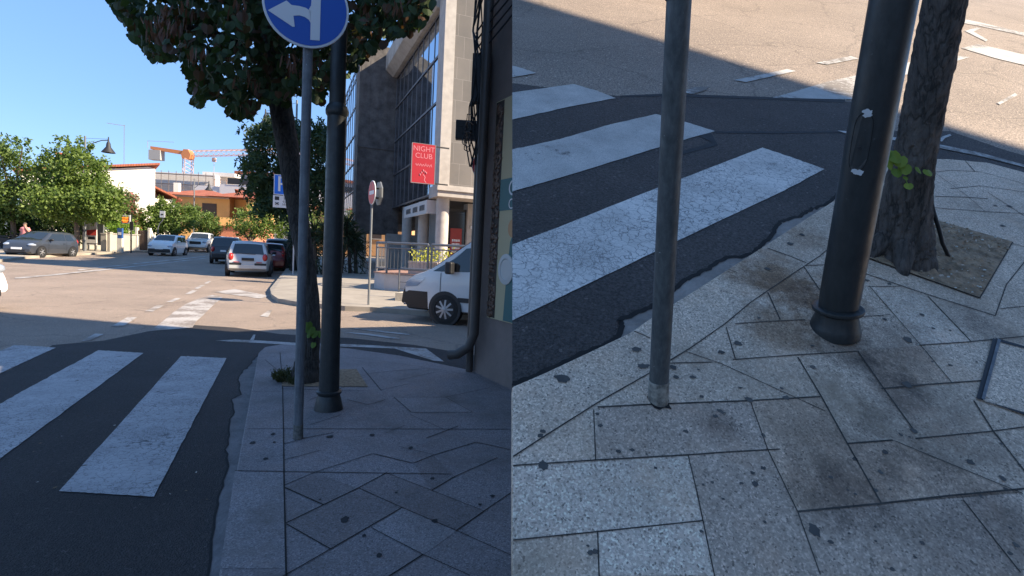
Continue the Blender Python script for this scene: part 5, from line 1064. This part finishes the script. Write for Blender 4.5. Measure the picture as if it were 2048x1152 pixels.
# LED display
B=GD(262,38.5,.13); e=empty('bus_display',B,'bus information display with glowing orange dot letters on a dark pole','display'); mb=MB(); mb.tube([B,B+up*2.75],.05,10); mb.build('pole',M_IRON,e,smooth=True)
c0,c1=D(241.5,447,38.4),D(260,447,38.4); hh=(D(241.5,430,38.4)-c0).z; mb=MB(); mb.prism([c0,c1,c1+up*hh,c0+up*hh],(0,.18,0)); dsp=mb.build('display_case',M_SWHITE,e)
ax=(c1-c0).normalized(); wL=(c1-c0).length; y_=Vector((0,-.01,0))
mb=MB(); mb.prism([c0+ax*.07+up*.06+y_,c1-ax*.07+up*.06+y_,c1-ax*.07+up*hh*.8+y_,c0+ax*.07+up*hh*.8+y_],(0,-.008,0)); mb.build('screen',mat('screen_black',(.02,.012,.008),.3),dsp)
mb=MB(); greek(mb,(c0+c1)/2+up*hh*.52+y_*2.6,ax,up,wL*.68,.10,2); greek(mb,(c0+c1)/2+up*hh*.19+y_*2.6,ax,up,wL*.5,.06,1); mb.build('dot_letters',mat('led_orange',(.8,.2,.02),.5,emit=(1,.22,.03),estr=1.2),dsp)
mb=MB(); q_=D(263,452,38.3); mb.box((-.12,-.02,-.3),(.12,.04,.3),0,Matrix.Translation(q_)); mb.build('timetable_plate',M_IRON,e)
for px,h,lab in ((211,1.25,'square pale stone bollard post on the far pavement, wider one'),(219,1.35,'slim pale stone post on the far pavement beside the wider one')):
    B=GD(px,39.5,.13); w_=.2 if px==211 else .12; mb=MB(); mb.box((-w_,-w_,0),(w_,w_,h)); mb.box((-w_-.03,-w_-.03,h),(w_+.03,w_+.03,h+.07)); o=mb.build('stone_post',mat('stone_post',(.42,.38,.32),.85)); o.location=B; tag(o,lab,'post')
B=GD(240.5,39,.13); e=empty('blue_totem',B,'narrow pale totem with a blue and white sign head on the far pavement','sign'); MB().box((-.18,-.1,0),(.18,.1,1.0),0,Matrix.Translation(B)).build('totem_base',M_WALLW,e); MB().box((-.17,-.08,1.0),(.17,.08,1.75),0,Matrix.Translation(B)).build('totem_head',mat('totem_blue',(.03,.09,.28),.5),e); MB().box((-.12,-.09,1.25),(.12,-.081,1.45),0,Matrix.Translation(B)).build('totem_label',M_SWHITE,e)
# bent sign pole behind white hatchback
B=GD(315.5,42,.13); e=empty('bent_sign',B,'small white square sign on a bent pole above the white hatchback','road sign'); mb=MB(); mb.tube([B,B+up*1.9,B+up*2.25+Vector((.12,0,0)),B+up*2.5+Vector((.36,0,0)),B+up*2.7+Vector((.38,0,0))],.035,8); mb.build('pole',M_SIGNG,e,smooth=True)
c=B+up*2.95+Vector((.36,-.05,0)); MB().box((-.2,0,-.22),(.2,.04,.28),0,Matrix.Translation(c)).build('sign_panel',M_SWHITE,e); MB().ell(c+Vector((0,-.01,.02)),.1,.01,.05).build('sign_symbol',M_IRON,e)
# street lamps
def lamp(label,px,Y,ptop,arm,px2,name='street_lamp'):
    B=GD(px,Y,.13); T_=D(px,ptop,Y); T_.x=B.x; e=empty(name,B,label,'street lamp'); mb=MB(); mb.tube([B,B+up*1.2,Vector((B.x,B.y,T_.z))],[.11,.075,.06],10); mb.build('pole',M_SIGNG,e,smooth=True)
    E_=D(px2,arm,Y); a0=Vector((B.x,B.y,T_.z-1.1)); mb=MB(); pts=[a0,a0.lerp(E_,.35)+up*.42,a0.lerp(E_,.7)+up*.42,E_+up*.02]; pts[1].z=a0.z+(E_.z-a0.z)*.75; pts[2].z=E_.z-.02; mb.tube(pts,.035,8); mb.tube([Vector((B.x,B.y,T_.z-.15)),E_+up*.1],.012,5); mb.build('arm',M_SIGNG,e,smooth=True)
    mb=MB(); k=Y/F_; mb.lathe(E_+up*.15,(0,0,-1),[(.03,-.1),(.05,.2),(.12,.35),(.15,.6),(.40,.95),(.42,1.0),(.36,1.0),(.1,.85)],18); mb.build('lamp_shade',M_IRON,e,smooth=True)
lamp('street lamp with curved arm and bell shade rising over the left trees',170,38,272,281,217)
lamp('thin distant street lamp in front of the yellow house',387,62,357,366,418)
lamp('street lamp bell shade hanging beside the leaning tree trunk',586,34,200,226,531)
# person and bin
B=GD(50,33.2,.16); e=empty('person',B,'person in pink t-shirt holding a hand to the ear behind the grey hatchback','person')
def skin(name,verts,edges,rad,m,par):
    me=bpy.data.meshes.new(name); me.from_pydata([Vector(v) for v in verts],edges,[]); o=bpy.data.objects.new(name,me); sc.collection.objects.link(o); o.parent=par; me.materials.append(m)
    s_=o.modifiers.new('s','SKIN'); 
    for i,r_ in enumerate(rad): me.skin_vertices[0].data[i].radius=(r_,r_) if not hasattr(r_,'__len__') else r_
    me.skin_vertices[0].data[0].use_root=True; ss=o.modifiers.new('ss','SUBSURF'); ss.levels=2; ss.render_levels=2; return o
if True:
    ms=mat('skin_tone',(.42,.24,.17),.6); o=None
    me=bpy.data.meshes.new('body'); V_=[(0,0,.95),(0,0,1.15),(0,.02,1.38),(0,.02,1.50),(0,.0,1.62),(0,0,1.74),(.10,0,.90),(.11,.02,.5),(.11,.05,.08),(.12,-.10,.03),(-.10,0,.90),(-.11,.02,.5),(-.11,.05,.08),(-.12,-.10,.03),(.19,.02,1.42),(.30,-.05,1.20),(.20,-.16,1.45),(.12,-.12,1.60),(-.19,.02,1.42),(-.25,.02,1.14),(-.26,-.06,.90),(-.26,-.08,.80)]
    E_=[(0,1),(1,2),(2,3),(3,4),(4,5),(0,6),(6,7),(7,8),(8,9),(0,10),(10,11),(11,12),(12,13),(2,14),(14,15),(15,16),(16,17),(2,18),(18,19),(19,20),(20,21)]
    rr=[.15,.14,.15,.055,.095,.07,.085,.06,.042,.03,.085,.06,.042,.03,.06,.042,.035,.03,.06,.042,.035,.03]
    me.from_pydata([Vector(v) for v in V_],E_,[]); o=bpy.data.objects.new('body',me); sc.collection.objects.link(o); o.parent=e; me.materials.append(ms)
    o.modifiers.new('skin','SKIN')
    for i,r_ in enumerate(rr): me.skin_vertices[0].data[i].radius=(r_,r_)
    me.skin_vertices[0].data[0].use_root=True
    s_=o.modifiers.new('ss','SUBSURF'); s_.levels=2; s_.render_levels=2
    ORG[e.name]=(0,0,0)
    mb=MB(); mb.lathe((0,.01,.92),(0,0,1),[(.17,0),(.185,.05),(.17,.25),(.20,.42),(.22,.50),(.16,.57),(.07,.60)],18); mb.bar((.14,.02,1.45),(.26,-.01,1.27),.15); mb.bar((-.14,.02,1.45),(-.235,.02,1.25),.15); sh=mb.build('shirt',mat('pink_shirt',(.62,.22,.22),.8),e,smooth=True)
    mb=MB(); mb.lathe((.10,.0,.5),(0,0,1),[(.085,0),(.11,.40),(.12,.46)],14); mb.lathe((-.10,.0,.5),(0,0,1),[(.085,0),(.11,.40),(.12,.46)],14); mb.build('shorts',M_IRON,e,smooth=True)
    mb=MB(); mb.ell((0,.02,1.70),.095,.105,.085,12,8); mb.build('hair',mat('grey_brown_hair',(.10,.07,.05),.8),e,smooth=True)
    mb=MB(); mb.ell((0,-.10,1.64),.012,.02,.02,6,4); mb.ell((.035,-.085,1.67),.012,.01,.008,6,4); mb.ell((-.035,-.085,1.67),.012,.01,.008,6,4); mb.bar((-.025,-.09,1.595),(.025,-.09,1.595),.01); mb.build('face',mat('face_detail',(.25,.12,.09),.6),e)
B=GD(24,36,.13); e=empty('motor_scooter',B,'dark scooter parked beside the grey hatchback at the left edge','scooter'); k=1
for x in (-.55,.55): MB().lathe(B+Vector((x,-.05,.26)),(0,1,0),[(.12,0),(.26,.0),(.26,.1),(.12,.1)],18).build('wheel',M_RUB,e)
mb=MB(); mb.prism([B+Vector((x,-.14,z)) for x,z in ((-.75,.45),(-.2,.3),(.25,.28),(.45,.45),(.62,.95),(.50,.98),(.30,.50),(-.05,.48),(-.1,.72),(-.8,.78))],(0,.28,0)); mb.build('body',M_IRON,e,bevel=.04)
MB().bar(B+Vector((.52,-.35,1.05)),B+Vector((.52,.35,1.05)),.04).build('handlebar',M_BLACK,e); MB().box((-.8,-.15,.78),(-.12,.15,.88),0,Matrix.Translation(B)).build('seat',M_BLACK,e,bevel=.03)
# ================================================================ far buildings
g=NG('roof_tiles'); wv_=g.N.nodes.new('ShaderNodeTexWave'); wv_.inputs['Scale'].default_value=2.2; wv_.bands_direction='X'; wv_.inputs['Distortion'].default_value=.3; g.L(g.tc,wv_.inputs[0])
c=g.mix(g.ramp(g.noise(1.2,6,.7),[(.3,0),(.7,1)]),(.30,.075,.035),(.45,.15,.08)); c=g.mix(g.math('MULTIPLY',wv_.outputs[0],.45),c,(.13,.035,.02)); g.bump(wv_.outputs[0],.6,.05); M_ROOF=g.fin(c,.85)
M_YEL=mat('yellow_plaster',(.62,.36,.13),.9,var=.1,vscale=.6); M_OCH=mat('terracotta_plaster',(.42,.16,.09),.9,var=.1); M_WIN=mat('window_shutter',(.05,.035,.03),.6); M_WH=mat('white_house_plaster',(.80,.74,.64),.9,var=.05)
def bld(name,label,px,Y,rot,cat='building'):
    B=GD(px,Y,.1); return local(empty(name,B,label,cat,rotz=rot)),B
# local frame: x to the right, y away
def part(e,name,m,*boxes,bev=0):
    mb=MB()
    for lo,hi in boxes: mb.box(lo,hi)
    return mb.build(name,m,e,bevel=bev)
def win(e,x0,x1,z0,z1,y,m=None,fr=True):
    f=part(e,'window',m or M_WIN,((x0,y-.06,z0),(x1,y+.1,z1)))
    if fr: part(f,'sill',M_STONE,((x0-.1,y-.14,z0-.1),(x1+.1,y-.061,z0-.01)))
    return f
# white house with mono pitch red roof
e,B=bld('white_house','white house with sloping red tiled roof behind the left street trees',216,58,R(38))
k=58/F_
mb=MB(); mb.prism([Vector((x,0,z)) for x,z in ((-7,0),(4.2,0),(4.2,8.6),(3.6,8.75),(-7,6.6))],(0,9,0)); mb.box((4.2,1,0),(6.2,8,5.4)); mb.build('wall',M_WH,e)
mb=MB(); mb.prism([Vector((x,-.5,z)) for x,z in ((-7.5,6.75),(4.6,9.05),(4.6,9.27),(-7.5,7.0))],(0,10,0)); mb.prism([Vector((x,.5,z)) for x,z in ((4.1,6.6),(6.9,5.3),(6.9,5.5),(4.1,6.8))],(0,8,0)); mb.build('roof',M_ROOF,e)
win(e,1.0,2.4,3.2,5.2,0); win(e,-2,-.6,3.2,5.2,0)
part(e,'side_window',M_WIN,((4.15,3,3.4),(4.26,4.6,5.0))); part(e,'balcony',M_WH,((-.2,-1.2,2.6),(3.8,-.02,3.3)))
part(e,'chimney',M_ROOF,((-4.5,4,7.2),(-3.7,4.8,9.6)))
P=Vector((1.5,4,8.6)); mb=MB(); mb.bar(P,P+up*5,.06); mb.bar(P+up*4.9-Vector((1.6,0,0)),P+up*4.9+Vector((.1,0,0)),.05); mb.build('aerial',M_SIGNG,e)
# yellow house
e,B=bld('yellow_house','yellow two storey house with red tiled roof and corner balcony',312,74,R(6))
k=74/F_; W1=9.6
part(e,'wall',M_YEL,((.2,0,3.4),(W1,9,6.9)),((-5.3,1.5,0),(.2,9,5.6)),((.2,.05,0),(W1,9,3.4))); 
part(e,'lower_wall',M_OCH,((W1-1.0,-1.1,0),(W1+3.4,8,3.2)))
part(e,'corner_wing',M_YEL,((W1+.02,1.6,3.2),(W1+3.4,8.5,6.9)),((W1+2.6,-1.0,3.2),(W1+3.4,1.6,6.9)))
part(e,'balcony',M_YEL,((W1-.7,-1.4,3.0),(W1+3.5,-.02,3.15)),((W1-.7,-1.4,3.15),(W1+3.5,-1.25,4.1)))
part(e,'balcony_door',M_WIN,((W1+.4,1.5,3.3),(W1+1.1,1.7,5.6)))
mb=MB(); zr=6.9
def hip(mb,x0,x1,y0,y1,z,h): 
    i=(y1-y0)*.48; a_=[Vector(v) for v in ((x0,y0,z),(x1,y0,z),(x1,y1,z),(x0,y1,z),(x0+i,(y0+y1)/2,z+h),(x1-i,(y0+y1)/2,z+h))]
    mb.add(a_,[(0,1,5,4),(1,2,5),(2,3,4,5),(3,0,4),(0,3,2,1)])
hip(mb,-.6,W1+.3,-.7,9.8,6.92,1.35); hip(mb,W1-2.6,W1+4.3,-1.6,9.2,6.94,1.6); hip(mb,-6,.6,.8,9.6,5.62,1.0); rf=mb.build('roof',M_ROOF,e)
part(rf,'chimney',M_WH,((1.6,1.2,7.2),(2.3,1.8,8.7)))
win(e,6.0,7.9,4.3,6.0,0); win(e,1.6,3.0,4.4,5.9,0)
part(e,'cornice',M_STONE,((.0,-.3,6.7),(W1+.02,-.01,6.9)))
# construction building
e,B=bld('building_under_construction','white concrete building shell under construction wrapped in scaffolding',292,110,R(4))
part(e,'wall',mat('shell_white',(.62,.57,.53),.9,var=.1),((0,0,0),(13.5,10,8.2)),((0,.1,10.0),(13.5,10,14.4)),((10,2,14.4),(16.5,10,15.2)),((13.5,3,0),(17,10,13)))
part(e,'dark_storey',mat('shell_dark',(.10,.085,.08),.9),((0.5,.3,8.2),(13.4,9,10.0)))
for x in (2.5,7.6,11.6): part(e,'opening',M_WIN,((x,-.05,7.3),(x+2.2,.2,8.6)))
mb=MB()
for i in range(11): mb.bar((-.8+i*1.45,-1.2,0),(-.8+i*1.45,-1.2,14.6),.09)
for z in range(2,15,2): mb.bar((-.8,-1.2,z),(13.7,-1.2,z),.10); mb.box((-.8,-1.15,z-.05),(13.7,-.3,z))
mb.build('scaffold',mat('scaffold_rust',(.16,.13,.12),.7),e)
part(e,'green_netting',mat('green_net',(.16,.34,.30),.8,var=.2),((-2.4,-1.4,4),(-.9,6,14.4)))
mb=MB()
for i in range(5): mb.bar((13.6+i*1.2,-.5,6),(13.6+i*1.2,-.5,13.5),.08)
for z in (8,10,12,13.4): mb.bar((13.6,-.5,z),(19,-.5,z),.08)
mb.build('side_scaffold',mat('scaffold_orange',(.38,.22,.15),.7),e)
# white flat building on the right of it
e,B=bld('white_flats','white flat block with dark balcony rail and orange roof edge behind the yellow house',470,98,R(0))
part(e,'wall',mat('flats_white',(.60,.56,.55),.9),((-3,0,0),(22,10,11.2)),((-9,2,0),(-3,10,11.0))); part(e,'roof_edge',M_ROOF,((-1,1.2,13.4),(22,10,13.9))); part(e,'upper_wall',mat('flats_grey',(.32,.30,.30),.9),((0,1.5,11.2),(22,10,13.4))); part(e,'balcony_rail',M_IRON,((-1.5,-.1,11.3),(22,.0,12.4)))
# orange house glimpsed at the end of the office building
e,B=bld('orange_house','orange house glimpsed under the office building beside the yucca',655,62,R(0)); part(e,'wall',mat('orange_plaster',(.50,.27,.12),.9,var=.1),((-2,0,0),(9,8,5.0))); part(e,'roof',M_ROOF,((-2.4,-.5,5.0),(9.4,8.5,5.5))); win(e,5,6.2,2,3.6,0)
# crane
Y=135; k=Y/F_; B=GD(374,Y); e=local(empty('tower_crane',B,'orange and white tower crane above the building under construction','crane'))
M_CR=mat('crane_orange',(.55,.20,.07),.5); M_CW=mat('crane_white',(.58,.36,.28),.5)
zt=D(374,308,Y).z-B.z
def truss(mb,a,b,w_,n,dp=None):
    a=Vector(a);b=Vector(b);t=(b-a).normalized(); x=t.orthogonal().normalized() if abs(t.z)>.5 else Vector((0,1,0)); y=t.cross(x).normalized(); cs=[x*sx*w_/2+y*sy*w_/2 for sx,sy in ((1,1),(1,-1),(-1,-1),(-1,1))]
    for c in cs: mb.bar(a+c,b+c,.13)
    for i in range(n):
        p=a.lerp(b,i/n); q_=a.lerp(b,(i+1)/n)
        for j in range(4): mb.bar(p+cs[j],q_+cs[(j+1)%4],.08)
mb=MB(); truss(mb,(0,0,0),(0,0,zt-1.2),1.9,22); mb.build('mast',mat('crane_mast',(.55,.36,.30),.5),e)
mb=MB(); mb.prism([(-.9,-1,zt-1.3),(.9,-1,zt-1.3),(1.2,-1,zt-.2),(.5,-1,zt+1.0),(-.6,-1,zt+1.0),(-1.2,-1,zt-.2)],(0,2,0)); mb.build('slewing_head',M_CR,e)
mb=MB(); truss(mb,(1.5,0,zt+.2),(34,0,zt+2.4),1.3,26); mb.build('jib',M_CW,e)
mb=MB(); mb.prism([(-.5,-.7,zt+.6),(-.5,-.7,zt-.3),(-9,-.7,zt+.7),(-9,-.7,zt+1.4)],(0,1.4,0)); mb.build('counter_jib',M_CR,e)
mb=MB(); mb.box((-9.3,-.9,zt-1.9),(-6.4,.9,zt+.5)); mb.bar((-9.5,-.9,zt+2.6),(-3,-.9,zt+2.6),.08); mb.bar((-9.5,-.9,zt+.9),(-9.5,-.9,zt+2.6),.08); mb.build('counterweight',mat('counterweight_grey',(.35,.33,.31),.8),e)
mb=MB(); mb.bar((6.5,0,zt+.2),(6.5,0,zt-6),.06); mb.box((6.1,-.3,zt-1.6),(6.9,.3,zt-.6)); mb.build('hoist',M_CW,e)
# hill far away
mb=MB(); N=24
top_=[Vector((-400+i*30,600,6+rise(60)+14*math.sin(i*.5)+10*math.sin(i*1.3+1))) for i in range(N)]; bot=[Vector((v.x,480,0)) for v in top_]; bk_=[Vector((v.x,760,0)) for v in top_]
mb.add(bot+top_+bk_,[(i,i+1,N+i+1,N+i) for i in range(N-1)]+[(N+i,N+i+1,2*N+i+1,2*N+i) for i in range(N-1)])
struct(mb.build('hills',mat('hill_blue',(.10,.14,.16),.95,var=.3,vscale=.02)))
